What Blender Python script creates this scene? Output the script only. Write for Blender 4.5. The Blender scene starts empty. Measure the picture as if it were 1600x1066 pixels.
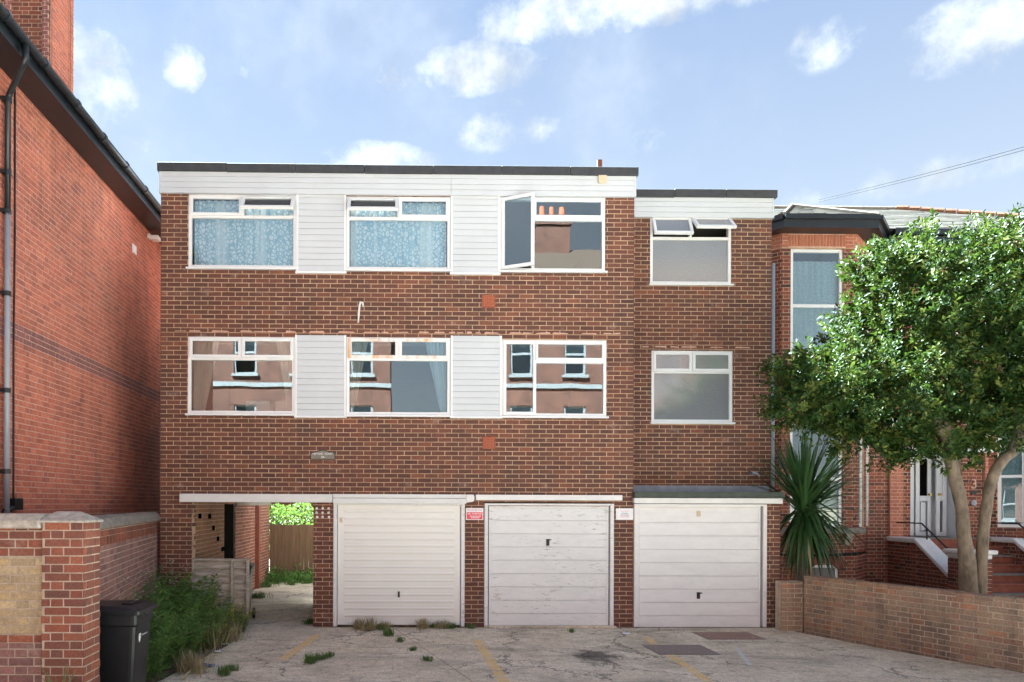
import bpy, math, random
from mathutils import Vector, Matrix
random.seed(7)
R = math.radians
scene = bpy.context.scene
C = scene.collection
# ------------------------------------------------------------------ camera
D, F, HZ, AX, CH = 12.0, 1128.0, 788.0, 634.0, 2.04      # distance to facade, focal (px of 1600), horizon row, axis column, height
YAW, ROLL = 0.0127, 0.0035
fw = Vector((math.sin(YAW), math.cos(YAW), 0)); r0 = Vector((math.cos(YAW), -math.sin(YAW), 0)); u0 = Vector((0, 0, 1))
rt = r0*math.cos(ROLL) + u0*math.sin(ROLL); up = -r0*math.sin(ROLL) + u0*math.cos(ROLL)
CAM = Vector((0, -D, CH))
cd = bpy.data.cameras.new('camera'); cam = bpy.data.objects.new('camera', cd); C.objects.link(cam)
cam.matrix_world = Matrix(((rt.x, up.x, -fw.x, CAM.x), (rt.y, up.y, -fw.y, CAM.y), (rt.z, up.z, -fw.z, CAM.z), (0, 0, 0, 1)))
cd.sensor_width = 36; cd.lens = F/1600*36; cd.shift_x = (800-AX)/1600; cd.shift_y = (HZ-533)/1600; cd.clip_end = 2000
scene.camera = cam
def ray(px, py): return (fw*F + rt*(px-AX) + up*(HZ-py))
def at(px, py, Y):
    d = ray(px, py); return CAM + d*((Y-CAM.y)/d.y)
def X(px, Y=0.0, py=700): return at(px, py, Y).x
def Z(py, Y=0.0, px=620): return at(px, py, Y).z
def ground(px, py):
    d = ray(px, py); return CAM + d*(-CAM.z/d.z)
# ------------------------------------------------------------------ world, sun, exposure
SUN_EL, SUN_AZ = 51, -35            # azimuth from +Y towards +X
w = bpy.data.worlds.new('World'); scene.world = w; w.use_nodes = True
nt = w.node_tree; nt.nodes.clear()
def N(tree, t, **k):
    n = tree.nodes.new(t)
    for a, b in k.items():
        if a.startswith('i_'): n.inputs[a[2:].replace('_', ' ')].default_value = b
        else: setattr(n, a, b)
    return n
def M(tree, op, a, b=None, c=None, clamp=False):
    n = tree.nodes.new('ShaderNodeMath'); n.operation = op; n.use_clamp = clamp
    for i, x in enumerate((a, b, c)):
        if x is None: continue
        if isinstance(x, (int, float)): n.inputs[i].default_value = x
        else: tree.links.new(x, n.inputs[i])
    return n.outputs[0]
def mixc(tree, fac, a, b, blend='MIX'):
    n = tree.nodes.new('ShaderNodeMix'); n.data_type = 'RGBA'; n.blend_type = blend
    for s, x in ((0, fac), (6, a), (7, b)):
        if isinstance(x, (int, float)): n.inputs[s].default_value = x
        elif isinstance(x, tuple): n.inputs[s].default_value = (*x[:3], 1)
        else: tree.links.new(x, n.inputs[s])
    return n.outputs[2]
def ramp(t, fac, stops, interp='LINEAR'):
    n = N(t, 'ShaderNodeValToRGB'); n.color_ramp.interpolation = interp; e = n.color_ramp.elements
    while len(e) < len(stops): e.new(0.5)
    for x, (p, c) in zip(e, stops): x.position = p; x.color = (*c[:3], 1) if isinstance(c, tuple) else (c, c, c, 1)
    t.links.new(fac, n.inputs[0]); return n.outputs[0]
SKY = 0.05
sky = N(nt, 'ShaderNodeTexSky', sky_type='NISHITA', sun_disc=False, sun_elevation=R(SUN_EL), sun_rotation=R(SUN_AZ), air_density=1.0, dust_density=0.6, ozone_density=1.2)
tc = N(nt, 'ShaderNodeTexCoord'); dirv = tc.outputs['Generated']
n1 = N(nt, 'ShaderNodeTexNoise', i_Scale=17.0, i_Detail=11.0, i_Roughness=0.64); nt.links.new(dirv, n1.inputs['Vector'])
n2 = N(nt, 'ShaderNodeTexNoise', i_Scale=2.6, i_Detail=8.0, i_Roughness=0.6); nt.links.new(dirv, n2.inputs['Vector'])
cl = None
blobs = [(140, 130, 75, 80, 1), (130, 215, 70, 40, .7), (288, 107, 34, 36, 1), (383, 112, 14, 12, .6), (205, 222, 42, 20, .6),
         (715, 108, 135, 38, 1.05), (790, 205, 88, 36, .7), (590, 248, 95, 26, .95), (806, 160, 20, 12, .6),
         (1290, 70, 62, 40, .75), (1545, 45, 130, 62, 1.05), (1010, -12, 280, 48, 1.1), (980, 230, 100, 34, .45), (1400, 285, 260, 34, .5)]
for bx_, by_, a, b, s in blobs:
    c = ray(bx_, by_); L = c.length; c = c/L
    h = Vector((0, 0, 1)).cross(c).normalized(); v = c.cross(h)
    def dot(vec):
        n = N(nt, 'ShaderNodeVectorMath', operation='DOT_PRODUCT'); nt.links.new(dirv, n.inputs[0]); n.inputs[1].default_value = vec; return n.outputs['Value']
    q = M(nt, 'ADD', M(nt, 'POWER', M(nt, 'ABSOLUTE', M(nt, 'MULTIPLY', dot(h), L/a)), 2.0), M(nt, 'POWER', M(nt, 'ABSOLUTE', M(nt, 'MULTIPLY', dot(v), L/b)), 2.0))
    front = M(nt, 'GREATER_THAN', dot(c), 0.5)
    e = M(nt, 'MULTIPLY', M(nt, 'MULTIPLY', M(nt, 'SUBTRACT', 1.0, M(nt, 'MULTIPLY', q, 0.55), clamp=True), s), front)
    cl = e if cl is None else M(nt, 'MAXIMUM', cl, e)
cm = M(nt, 'MULTIPLY', M(nt, 'ADD', cl, M(nt, 'MULTIPLY', M(nt, 'SUBTRACT', n1.outputs['Fac'], 0.5), 2.9)), M(nt, 'MULTIPLY', cl, 2.0, clamp=True))
mr = N(nt, 'ShaderNodeMapRange', interpolation_type='SMOOTHSTEP'); mr.inputs[1].default_value = 0.22; mr.inputs[2].default_value = 1.6
nt.links.new(cm, mr.inputs[0])
mr2 = N(nt, 'ShaderNodeMapRange', interpolation_type='SMOOTHSTEP'); mr2.inputs[1].default_value = 0.45; mr2.inputs[2].default_value = 0.85; mr2.inputs[4].default_value = 0.5
nt.links.new(n2.outputs['Fac'], mr2.inputs[0])
cf = M(nt, 'MAXIMUM', mr.outputs[0], mr2.outputs[0])
cn = N(nt, 'ShaderNodeTexNoise', i_Scale=16.0, i_Detail=5.0); nt.links.new(dirv, cn.inputs['Vector'])
CLOUD = ramp(nt, cn.outputs['Fac'], [(.36, (1.18, 1.02, .93)), (.60, (1.95, 1.70, 1.50))])
sz = N(nt, 'ShaderNodeSeparateXYZ'); nt.links.new(dirv, sz.inputs[0])
grad = ramp(nt, sz.outputs[2], [(0.0, (1.32, 1.15, 1.03)), (.26, (.96, .875, .88)), (.6, (.50, .53, .72))])
skyc = mixc(nt, 0.95, sky.outputs[0], grad)
col = mixc(nt, cf, skyc, CLOUD)
bg = N(nt, 'ShaderNodeBackground', i_Strength=SKY); nt.links.new(col, bg.inputs['Color'])
wo = N(nt, 'ShaderNodeOutputWorld'); nt.links.new(bg.outputs[0], wo.inputs['Surface'])
S = Vector((math.sin(R(SUN_AZ))*math.cos(R(SUN_EL)), math.cos(R(SUN_AZ))*math.cos(R(SUN_EL)), math.sin(R(SUN_EL))))
sl = bpy.data.lights.new('sun', 'SUN'); sl.energy = 5.0; sl.angle = R(0.6); sl.color = (1.0, 0.97, 0.92)
so = bpy.data.objects.new('sun', sl); C.objects.link(so); so.rotation_euler = S.to_track_quat('Z', 'Y').to_euler()
scene.view_settings.view_transform = 'Standard'; scene.view_settings.look = 'None'; scene.view_settings.gamma = 1
scene.view_settings.exposure = 4.05
scene.view_settings.use_white_balance = True; scene.view_settings.white_balance_temperature = 5400; scene.view_settings.white_balance_tint = -4
# ------------------------------------------------------------------ materials
MATS = {}
def new_mat(name):
    m = bpy.data.materials.new(name); m.use_nodes = True; t = m.node_tree; MATS[name] = m
    return m, t, t.nodes['Principled BSDF']
def pos(t, scale=(1, 1, 1)):
    g = N(t, 'ShaderNodeNewGeometry'); mp = N(t, 'ShaderNodeMapping'); mp.inputs['Scale'].default_value = scale
    t.links.new(g.outputs['Position'], mp.inputs['Vector']); return mp.outputs[0]
def noise(t, sc, detail=5, rough=.6, scale=(1, 1, 1)):
    n = N(t, 'ShaderNodeTexNoise', i_Scale=sc, i_Detail=detail, i_Roughness=rough); t.links.new(pos(t, scale), n.inputs['Vector']); return n.outputs['Fac']
def bump(t, p, h, strength=.3, dist=.01):
    b = N(t, 'ShaderNodeBump', i_Strength=strength, i_Distance=dist); t.links.new(h, b.inputs['Height']); t.links.new(b.outputs[0], p.inputs['Normal'])
def rnd01(t):
    a = N(t, 'ShaderNodeAttribute', attribute_name='rnd'); o = N(t, 'ShaderNodeObjectInfo')
    return M(t, 'FRACT', M(t, 'ADD', a.outputs['Fac'], o.outputs['Random']))
def brick_mat(name, pal, stain=(.5, .42, .36), stain_amt=.35, dirt=.5, rough=.85):
    m, t, p = new_mat(name)
    k = len(pal); c = ramp(t, rnd01(t), [(i/(k-1), q) for i, q in enumerate(pal)])
    c = mixc(t, 1.0, c, ramp(t, noise(t, 45, 4, .7), [(.25, .6), (.75, 1.3)]), 'MULTIPLY')
    c = mixc(t, M(t, 'MULTIPLY', ramp(t, noise(t, 1.1, 6, .65), [(.5, 0.0), (.78, 1.0)]), dirt), c, (.05, .04, .035))
    c = mixc(t, M(t, 'MULTIPLY', ramp(t, noise(t, 2.3, 8, .75, (1, 1, 1.6)), [(.58, 0.0), (.75, 1.0)]), stain_amt), c, stain)
    c = mixc(t, M(t, 'MULTIPLY', ramp(t, noise(t, 2.2, 7, .7, (1.6, 1.6, .22)), [(.5, 0.0), (.72, 1.0)]), dirt*.75), c, (.045, .035, .03))
    t.links.new(c, p.inputs['Base Color']); p.inputs['Roughness'].default_value = rough
    bump(t, p, noise(t, 90, 4, .7), .5, .004)
    return m
def plain(name, col, rough=.6, var=.15, sc=6, bumpv=0.0, metal=0, spec=.5, stretch=(1, 1, 1)):
    m, t, p = new_mat(name)
    c = mixc(t, 1.0, col, ramp(t, noise(t, sc, 6, .65, stretch), [(.25, 1-var), (.75, 1+var)]), 'MULTIPLY')
    t.links.new(c, p.inputs['Base Color']); p.inputs['Roughness'].default_value = rough; p.inputs['Metallic'].default_value = metal
    p.inputs['Specular IOR Level'].default_value = spec
    if bumpv: bump(t, p, noise(t, sc*6, 4, .7, stretch), bumpv, .01)
    return m
def leaf_mat(name, pal, rough=.4, transl=.25, spec=.5):
    m, t, p = new_mat(name); k = len(pal)
    c = ramp(t, rnd01(t), [(i/(k-1), q) for i, q in enumerate(pal)])
    t.links.new(c, p.inputs['Base Color']); p.inputs['Roughness'].default_value = rough; p.inputs['Specular IOR Level'].default_value = spec
    tr = N(t, 'ShaderNodeBsdfTranslucent'); t.links.new(mixc(t, .5, c, (.16, .26, .03)), tr.inputs['Color'])
    mx = N(t, 'ShaderNodeMixShader'); mx.inputs[0].default_value = transl
    t.links.new(p.outputs[0], mx.inputs[1]); t.links.new(tr.outputs[0], mx.inputs[2]); t.links.new(mx.outputs[0], t.nodes['Material Output'].inputs[0])
    return m
def glass_mat(name, refl=.34, tint=(.82, .9, .92)):
    m = bpy.data.materials.new(name); m.use_nodes = True; t = m.node_tree; t.nodes.clear(); MATS[name] = m
    fr = N(t, 'ShaderNodeFresnel', i_IOR=1.5); f = M(t, 'ADD', fr.outputs[0], refl, clamp=True)
    a = N(t, 'ShaderNodeBsdfTransparent'); a.inputs[0].default_value = (*tint, 1)
    g = N(t, 'ShaderNodeBsdfGlossy', i_Roughness=0.005); mx = N(t, 'ShaderNodeMixShader'); o = N(t, 'ShaderNodeOutputMaterial')
    nz = noise(t, .9, 2, .5); b = N(t, 'ShaderNodeBump', i_Strength=.025, i_Distance=.05); t.links.new(nz, b.inputs['Height']); t.links.new(b.outputs[0], g.inputs['Normal'])
    t.links.new(f, mx.inputs[0]); t.links.new(a.outputs[0], mx.inputs[1]); t.links.new(g.outputs[0], mx.inputs[2]); t.links.new(mx.outputs[0], o.inputs[0])
    return m
brick_mat('brick_flats', [(0.094, 0.0375, 0.0261), (0.1212, 0.0482, 0.0312), (0.1457, 0.0552, 0.0351), (0.1282, 0.0496, 0.0338), (0.1697, 0.063, 0.0396), (0.1392, 0.0538, 0.0351), (0.1114, 0.0446, 0.0312), (0.156, 0.0601, 0.0376), (0.2207, 0.0799, 0.0435)], stain_amt=.42, dirt=.7)
brick_mat('brick_red', [(0.4183, 0.126, 0.0762), (0.5112, 0.1535, 0.0894), (0.5766, 0.181, 0.1036), (0.4711, 0.1403, 0.0894), (0.603, 0.2023, 0.1169), (0.3919, 0.126, 0.0894), (0.5366, 0.1606, 0.0965)], stain_amt=.12, dirt=.55)
brick_mat('brick_band', [(0.2333, 0.098, 0.0891), (0.3305, 0.1247, 0.1069), (0.2722, 0.1069, 0.098)], stain_amt=.1)
brick_mat('brick_villa', [(0.196, 0.052, 0.032), (0.252, 0.069, 0.042), (0.138, 0.042, 0.030), (0.287, 0.081, 0.046), (0.218, 0.058, 0.037), (0.063, 0.029, 0.025), (0.264, 0.075, 0.043), (0.321, 0.098, 0.055)], stain_amt=.12, dirt=.6)
brick_mat('brick_orange', [(.42, .15, .085), (.48, .18, .10), (.38, .13, .075)], stain_amt=.1, dirt=.2)
brick_mat('brick_wall_red', [(0.2057, 0.0635, 0.0396), (0.2805, 0.0897, 0.0491), (0.1406, 0.0584, 0.042), (0.3179, 0.1058, 0.0546), (0.1772, 0.0635, 0.0444), (0.2431, 0.0796, 0.0444)], stain_amt=.3, dirt=.5)
brick_mat('brick_stock', [(.55, .40, .20), (.48, .35, .19), (.40, .30, .18), (.58, .44, .25)], stain=(.12, .10, .06), stain_amt=.75, dirt=.5)
brick_mat('brick_purple', [(0.240, 0.120, 0.102), (0.312, 0.156, 0.132), (0.192, 0.096, 0.084), (0.360, 0.192, 0.156)], stain_amt=.5)
brick_mat('brick_brown', [(0.3205, 0.2084, 0.1277), (0.357, 0.2279, 0.142), (0.302, 0.1993, 0.1316), (0.3755, 0.2376, 0.142), (0.3385, 0.1798, 0.1134), (0.2384, 0.1648, 0.1173), (0.3669, 0.2467, 0.1517), (0.3298, 0.2181, 0.1316), (0.4218, 0.1993, 0.103)], stain=(.36, .31, .23), stain_amt=.7, dirt=.95)
brick_mat('brick_pale', [(.38, .22, .12), (.33, .17, .10), (.42, .26, .14), (.30, .14, .09)], stain_amt=.2, dirt=.3)
brick_mat('brick_passage', [(.32, .15, .07), (.36, .17, .08), (.28, .13, .065)], stain_amt=.1, dirt=.5)
plain('mortar_buff', (.47, .32, .20), .95, .4, 3, .4)
plain('mortar_pink', (.58, .36, .27), .95, .25, 9, .4)
plain('mortar_grey', (.46, .36, .27), .95, .3, 9, .5)
plain('upvc', (.80, .79, .78), .3, .03, 3)
plain('cladding', (.58, .585, .60), .45, .06, 1.5)
plain('white_paint', (.76, .73, .70), .55, .10, 4, .15)
plain('cream_door', (.80, .77, .72), .4, .03, 2)
plain('felt', (.045, .045, .05), .8, .3, 8, .3)
plain('felt_green', (.07, .08, .065), .85, .3, 8, .3)
plain('lead', (.34, .37, .42), .5, .25, 6, .2)
plain('black_gloss', (.014, .017, .02), .32, .3, 5, .1)
plain('black_plastic', (.012, .013, .015), .4, .25, 7, .1, spec=.3)
plain('grey_pipe', (.30, .32, .36), .4, .1, 4)
plain('dark', (.004, .0035, .003), .9, spec=.02)  # near-black that paints in the shade of openings and unlit interiors
plain('terracotta', (.40, .12, .06), .85, .2, 30, .3)
plain('stone', (.45, .40, .33), .9, .45, 14, .8)
plain('stone_dark', (.22, .19, .16), .9, .4, 12, .8)
plain('rust', (.17, .06, .03), .8, .4, 30)
plain('plaster', (.22, .20, .18), .8, .05)
plain('carpet', (.12, .10, .09), .95)
plain('drape', (.80, .68, .58), .8, .08, 5)
plain('metal_dark', (.03, .03, .03), .4, .1, 5, 0, .7)
plain('brass', (.5, .38, .15), .3, .1, 5, 0, 1)
plain('beige', (.60, .48, .32), .6, .15, 10)
plain('bark', (.17, .128, .085), .85, .75, 7, 1.0, stretch=(1, 1, .5))
plain('stem', (.14, .16, .06), .7, .2)
plain('straw', (.45, .36, .20), .8, .25, 8)
plain('soil', (.16, .125, .085), .95, .4, 7, .8)
plain('wood_grey', (.40, .34, .28), .85, .45, 4, .6, stretch=(1, 1, 7))
plain('wood_brown', (.13, .072, .038), .85, .4, 5, .5, stretch=(5, 5, .4))
plain('door_white', (.62, .62, .64), .4, .04, 3)
plain('step_red', (.26, .085, .05), .8, .3, 8, .3)
plain('ridge_tile', (.22, .10, .05), .85, .4, 7, .5)
plain('red_paint', (.72, .06, .09), .5, .1, 20)
plain('ink_red', (.62, .12, .18), .6); plain('ink', (.03, .03, .04), .6)
plain('sign_white', (.82, .80, .80), .4, .03)
plain('plaque_face', (.22, .19, .15), .7, .4, 60, .3)
plain('asphalt', (.2, .2, .205), .9, .3, 25, .4)
plain('blind', (.72, .64, .44), .7, .05)
plain('yellow_flower', (.75, .55, .02), .6)
plain('litter_white', (.75, .75, .77), .5); plain('litter_blue', (.05, .12, .35), .5)
plain('manhole', (.22, .17, .145), .7, .3, 30, .5)
plain('red_slab', (.30, .18, .135), .9, .3, 14, .4)
glass_mat('glass', .15); glass_mat('glass_villa', .10); glass_mat('glass_clear', .06, (.95, .98, 1))
leaf_mat('leaf_tree', [(.013, .030, .007), (.021, .046, .009), (.031, .060, .010), (.021, .044, .009), (.055, .085, .014), (.08, .105, .018), (.12, .135, .026)], .5, .16, .15)
leaf_mat('leaf_weed', [(.13, .25, .05), (.19, .34, .075), (.15, .28, .06), (.22, .38, .10), (.11, .21, .05)], .7, .5)
leaf_mat('leaf_bush', [(.10, .17, .03), (.15, .22, .04), (.07, .13, .03)], .5, .35)
leaf_mat('leaf_cordyline', [(.026, .06, .017), (.04, .09, .025), (.055, .11, .03), (.03, .07, .022)], .38, .12)
leaf_mat('leaf_dry', [(.36, .28, .15), (.44, .36, .2), (.28, .22, .11)], .8, .2)
leaf_mat('leaf_grass', [(.07, .14, .03), (.10, .18, .04), (.16, .2, .06)], .6, .3)
# old white paint flaking off boards
def peel(name, base, amt, lo):
    m, t, p = new_mat(name)
    f = ramp(t, noise(t, 5, 10, .78, (1, 1, 4.5)), [(lo, 0.0), (lo+.05, 1.0)])
    g = ramp(t, noise(t, 1.3, 3, .5), [(.42, 0.0), (.62, 1.0)])
    c = mixc(t, M(t, 'MULTIPLY', M(t, 'MULTIPLY', f, g), amt), base, (.30, .26, .20))
    c = mixc(t, 1.0, c, ramp(t, noise(t, 2.5, 6, .7, (1, 1, 3)), [(.3, .92), (.7, 1.05)]), 'MULTIPLY')
    t.links.new(c, p.inputs['Base Color']); p.inputs['Roughness'].default_value = .6; bump(t, p, f, .15, .003)
peel('paint_flaking', (.76, .74, .72), .85, .56); peel('paint_old', (.78, .755, .735), .35, .6); peel('paint_beam', (.74, .72, .69), .7, .6)
# rust-streaked window frame
m, t, p = new_mat('upvc_rust')
c = mixc(t, ramp(t, noise(t, 4.5, 4, .5, (1, 1, .3)), [(.5, 0.0), (.62, .85)]), (.80, .77, .74), (.70, .32, .08)); t.links.new(c, p.inputs['Base Color']); p.inputs['Roughness'].default_value = .35
# obscured bathroom glass
m, t, p = new_mat('glass_frosted'); p.inputs['Base Color'].default_value = (.20, .20, .21, 1); p.inputs['Roughness'].default_value = .3; p.inputs['Specular IOR Level'].default_value = 1.0
p.inputs['Coat Weight'].default_value = 1.0; p.inputs['Coat Roughness'].default_value = .10; p.inputs['Coat IOR'].default_value = 2.2
v = N(t, 'ShaderNodeTexVoronoi', i_Scale=55.0); t.links.new(pos(t), v.inputs['Vector']); bump(t, p, v.outputs['Distance'], .8, .02)
# lace net curtain
m, t, p = new_mat('lace')
v = N(t, 'ShaderNodeTexVoronoi', i_Scale=17.0, feature='DISTANCE_TO_EDGE'); t.links.new(pos(t, (1, .0, .8)), v.inputs['Vector'])
v2 = N(t, 'ShaderNodeTexVoronoi', i_Scale=17.0); t.links.new(pos(t, (1, .0, .8)), v2.inputs['Vector'])
f = M(t, 'MULTIPLY', ramp(t, v.outputs['Distance'], [(.10, 0.0), (.16, 1.0)]), ramp(t, v2.outputs['Distance'], [(.12, .55), (.3, 1.0)]))
st = ramp(t, noise(t, 3.2, 2, .5, (1, 0, 0)), [(.5, 0.0), (.58, .6)])  # lighter vertical stripes paint the curtain's fold shading into the lace colour
c = mixc(t, M(t, 'MAXIMUM', f, st), (.42, .62, .74), (.80, .90, .93)); t.links.new(c, p.inputs['Base Color']); p.inputs['Roughness'].default_value = .9
# patterned pale net of the villa
m, t, p = new_mat('net'); c = mixc(t, ramp(t, noise(t, 40, 2, .5), [(.4, 0.0), (.6, 1.0)]), (.62, .66, .69), (.78, .81, .83)); t.links.new(c, p.inputs['Base Color']); p.inputs['Roughness'].default_value = .9
# concrete: aggregate, mottling, stains ; and worn yellow paint on it
def concrete(name, paint=None):
    m, t, p = new_mat(name)
    c = ramp(t, noise(t, .9, 9, .72), [(.3, (.50, .41, .29)), (.5, (.68, .57, .42)), (.7, (.78, .68, .53))])
    c = mixc(t, 1.0, c, ramp(t, noise(t, 34, 5, .85), [(.32, .45), (.5, 1.0), (.68, 1.35)]), 'MULTIPLY')
    c = mixc(t, 1.0, c, ramp(t, noise(t, 9, 6, .8), [(.32, .66), (.5, 1.0), (.7, 1.2)]), 'MULTIPLY')
    c = mixc(t, M(t, 'MULTIPLY', ramp(t, noise(t, .7, 10, .78, (1, 2.0, 1)), [(.49, 0.0), (.63, 1.0)]), .68), c, (.26, .215, .155))
    v = N(t, 'ShaderNodeTexVoronoi', i_Scale=.75, feature='DISTANCE_TO_EDGE'); wn = N(t, 'ShaderNodeTexNoise', i_Scale=2.2, i_Detail=7.0, i_Roughness=.7); t.links.new(pos(t), wn.inputs['Vector'])
    ad = N(t, 'ShaderNodeVectorMath', operation='MULTIPLY_ADD'); ad.inputs[1].default_value = (.9, .9, .9); t.links.new(wn.outputs['Color'], ad.inputs[0]); t.links.new(pos(t), ad.inputs[2]); t.links.new(ad.outputs[0], v.inputs['Vector'])
    ck = M(t, 'MULTIPLY', ramp(t, v.outputs['Distance'], [(.005, 1.0), (.016, 0.0)]), ramp(t, noise(t, .8, 3, .5), [(.44, 0.0), (.52, .9)]))
    c = mixc(t, ck, c, (.10, .085, .06))
    if paint:
        f = ramp(t, noise(t, 7, 9, .85), [(.40, 0.0), (.52, .92)]); c = mixc(t, f, c, paint)
    t.links.new(c, p.inputs['Base Color']); p.inputs['Roughness'].default_value = .93; bump(t, p, noise(t, 34, 5, .85), .7, .01)
concrete('concrete'); concrete('yellow_line', (.74, .50, .19)); concrete('white_streak', (.6, .6, .58))
m, t, p = new_mat('oil'); p.inputs['Base Color'].default_value = (.05, .042, .035, 1); p.inputs['Roughness'].default_value = .75
gc = N(t, 'ShaderNodeTexCoord'); gd_ = N(t, 'ShaderNodeVectorMath', operation='DISTANCE'); gd_.inputs[1].default_value = (.5, .5, .5); t.links.new(gc.outputs['Generated'], gd_.inputs[0])
al = ramp(t, M(t, 'ADD', M(t, 'SUBTRACT', .62, gd_.outputs['Value']), M(t, 'MULTIPLY', M(t, 'SUBTRACT', noise(t, 5, 9, .8), .5), 1.5)), [(.22, 0.0), (.42, .55)]); t.links.new(al, p.inputs['Alpha'])
# slates, far brickwork (street opposite, seen only in the window panes)
m, t, p = new_mat('slate'); c = ramp(t, rnd01(t), [(0, (.06, .05, .037)), (.3, (.095, .08, .058)), (.6, (.07, .06, .046)), (.85, (.12, .10, .075)), (1, (.035, .031, .028))])
c = mixc(t, 1.0, c, ramp(t, noise(t, 12, 6, .7), [(.3, .6), (.7, 1.3)]), 'MULTIPLY'); t.links.new(c, p.inputs['Base Color']); p.inputs['Roughness'].default_value = .7
m, t, p = new_mat('far_brick'); b = N(t, 'ShaderNodeTexBrick', i_Scale=1.0); b.inputs['Brick Width'].default_value = .225; b.inputs['Row Height'].default_value = .075; b.inputs['Mortar Size'].default_value = .006
for i, cc in ((1, (.11, .036, .019)), (2, (.085, .028, .016)), (3, (.17, .12, .09))): b.inputs[i].default_value = (*cc, 1)
g = N(t, 'ShaderNodeNewGeometry'); sp = N(t, 'ShaderNodeSeparateXYZ'); t.links.new(g.outputs['Position'], sp.inputs[0]); cb = N(t, 'ShaderNodeCombineXYZ')
t.links.new(M(t, 'ADD', sp.outputs[0], sp.outputs[1]), cb.inputs[0]); t.links.new(sp.outputs[2], cb.inputs[1]); t.links.new(cb.outputs[0], b.inputs['Vector'])
c = mixc(t, 1.0, b.outputs[0], ramp(t, noise(t, 1.6, 8, .75), [(.3, .45), (.7, 1.25)]), 'MULTIPLY'); t.links.new(c, p.inputs['Base Color']); p.inputs['Roughness'].default_value = .9
plain('far_white', (.2, .2, .2)); plain('far_tile', (.05, .03, .018), .9, .4, 8, .6)
# ------------------------------------------------------------------ mesh helpers
class MB:
    def __init__(s): s.v, s.f, s.r = [], [], []
    def add(s, vs, fs, r=None):
        o = len(s.v); s.v += [tuple(x) for x in vs]; s.f += [tuple(i+o for i in q) for q in fs]
        rr = random.random() if r is None else r; s.r += [rr]*len(fs)
    def box(s, x0, x1, y0, y1, z0, z1, tf=None, r=None):
        vs = [Vector((x, y, z)) for z in (z0, z1) for y in (y0, y1) for x in (x0, x1)]
        if tf: vs = [tf(q) for q in vs]
        s.add(vs, [(0, 2, 3, 1), (4, 5, 7, 6), (0, 1, 5, 4), (2, 6, 7, 3), (0, 4, 6, 2), (1, 3, 7, 5)], r); return s
    def ring(s, x0, x1, z0, z1, wd, y0, y1, tf=None):
        s.box(x0, x0+wd, y0, y1, z0, z1, tf); s.box(x1-wd, x1, y0, y1, z0, z1, tf)
        s.box(x0+wd, x1-wd, y0, y1, z0, z0+wd, tf); s.box(x0+wd, x1-wd, y0, y1, z1-wd, z1, tf); return s
    def prism(s, pts, y0, y1, axis='y'):
        n = len(pts); mk = (lambda a, b, y: (a, y, b)) if axis == 'y' else ((lambda a, b, y: (y, a, b)) if axis == 'x' else (lambda a, b, y: (a, b, y)))
        vs = [mk(a, b, y0) for a, b in pts]+[mk(a, b, y1) for a, b in pts]
        s.add(vs, [tuple(range(n)), tuple(range(2*n-1, n-1, -1))]+[(i, i+n, (i+1) % n+n, (i+1) % n) for i in range(n)]); return s
    def tube(s, pts, rad, n=8):
        pts = [Vector(q) for q in pts]; rads = rad if isinstance(rad, (list, tuple)) else [rad]*len(pts); vs = []; fs = []
        a = None
        for i, q in enumerate(pts):
            d = (pts[min(i+1, len(pts)-1)]-pts[max(i-1, 0)]).normalized()
            if a is None: a = d.cross(Vector((0.13, .21, .97) if abs(d.z) < .9 else (1, .1, 0)))
            a = (a-d*a.dot(d)).normalized(); b = d.cross(a)
            vs += [q+(a*math.cos(2*math.pi*k/n)+b*math.sin(2*math.pi*k/n))*rads[i] for k in range(n)]
        for i in range(len(pts)-1): fs += [(i*n+k, i*n+(k+1) % n, (i+1)*n+(k+1) % n, (i+1)*n+k) for k in range(n)]
        fs += [tuple(range(n-1, -1, -1)), tuple(range((len(pts)-1)*n, len(pts)*n))]
        s.add(vs, fs); return s
    def mesh(s, name, mat, smooth=False):
        me = bpy.data.meshes.new(name); me.from_pydata(s.v, [], s.f); me.materials.append(MATS[mat])
        a = me.attributes.new('rnd', 'FLOAT', 'FACE'); a.data.foreach_set('value', s.r)
        if smooth: me.polygons.foreach_set('use_smooth', [True]*len(s.f))
        return me
    def build(s, name, mat, parent=None, smooth=False, bevel=0, world=True):
        o = bpy.data.objects.new(name, s.mesh(name, mat, smooth)); C.objects.link(o); setp(o, parent, world)
        if bevel:
            b = o.modifiers.new('bevel', 'BEVEL'); b.width = bevel; b.segments = 2; b.limit_method = 'ANGLE'
        return o
def setp(o, parent, world=True):
    if parent is None: return o
    o.parent = parent
    if world and parent.type == 'EMPTY': o.matrix_parent_inverse = Matrix.Translation(-parent.location)
    return o
def tag(o, label=None, cat=None, group=None, kind=None):
    for k, x in (('label', label), ('category', cat), ('group', group), ('kind', kind)):
        if x: o[k] = x
    return o
def thing(name, label, cat, loc=(0, 0, 0), group=None):
    o = bpy.data.objects.new(name, None); o.location = loc; o.empty_display_size = .2; C.objects.link(o); return tag(o, label, cat, group)
def B(name, mat, parent, *a, bevel=0, **k):
    return MB().box(*a).build(name, mat, parent, bevel=bevel, **k)
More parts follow.
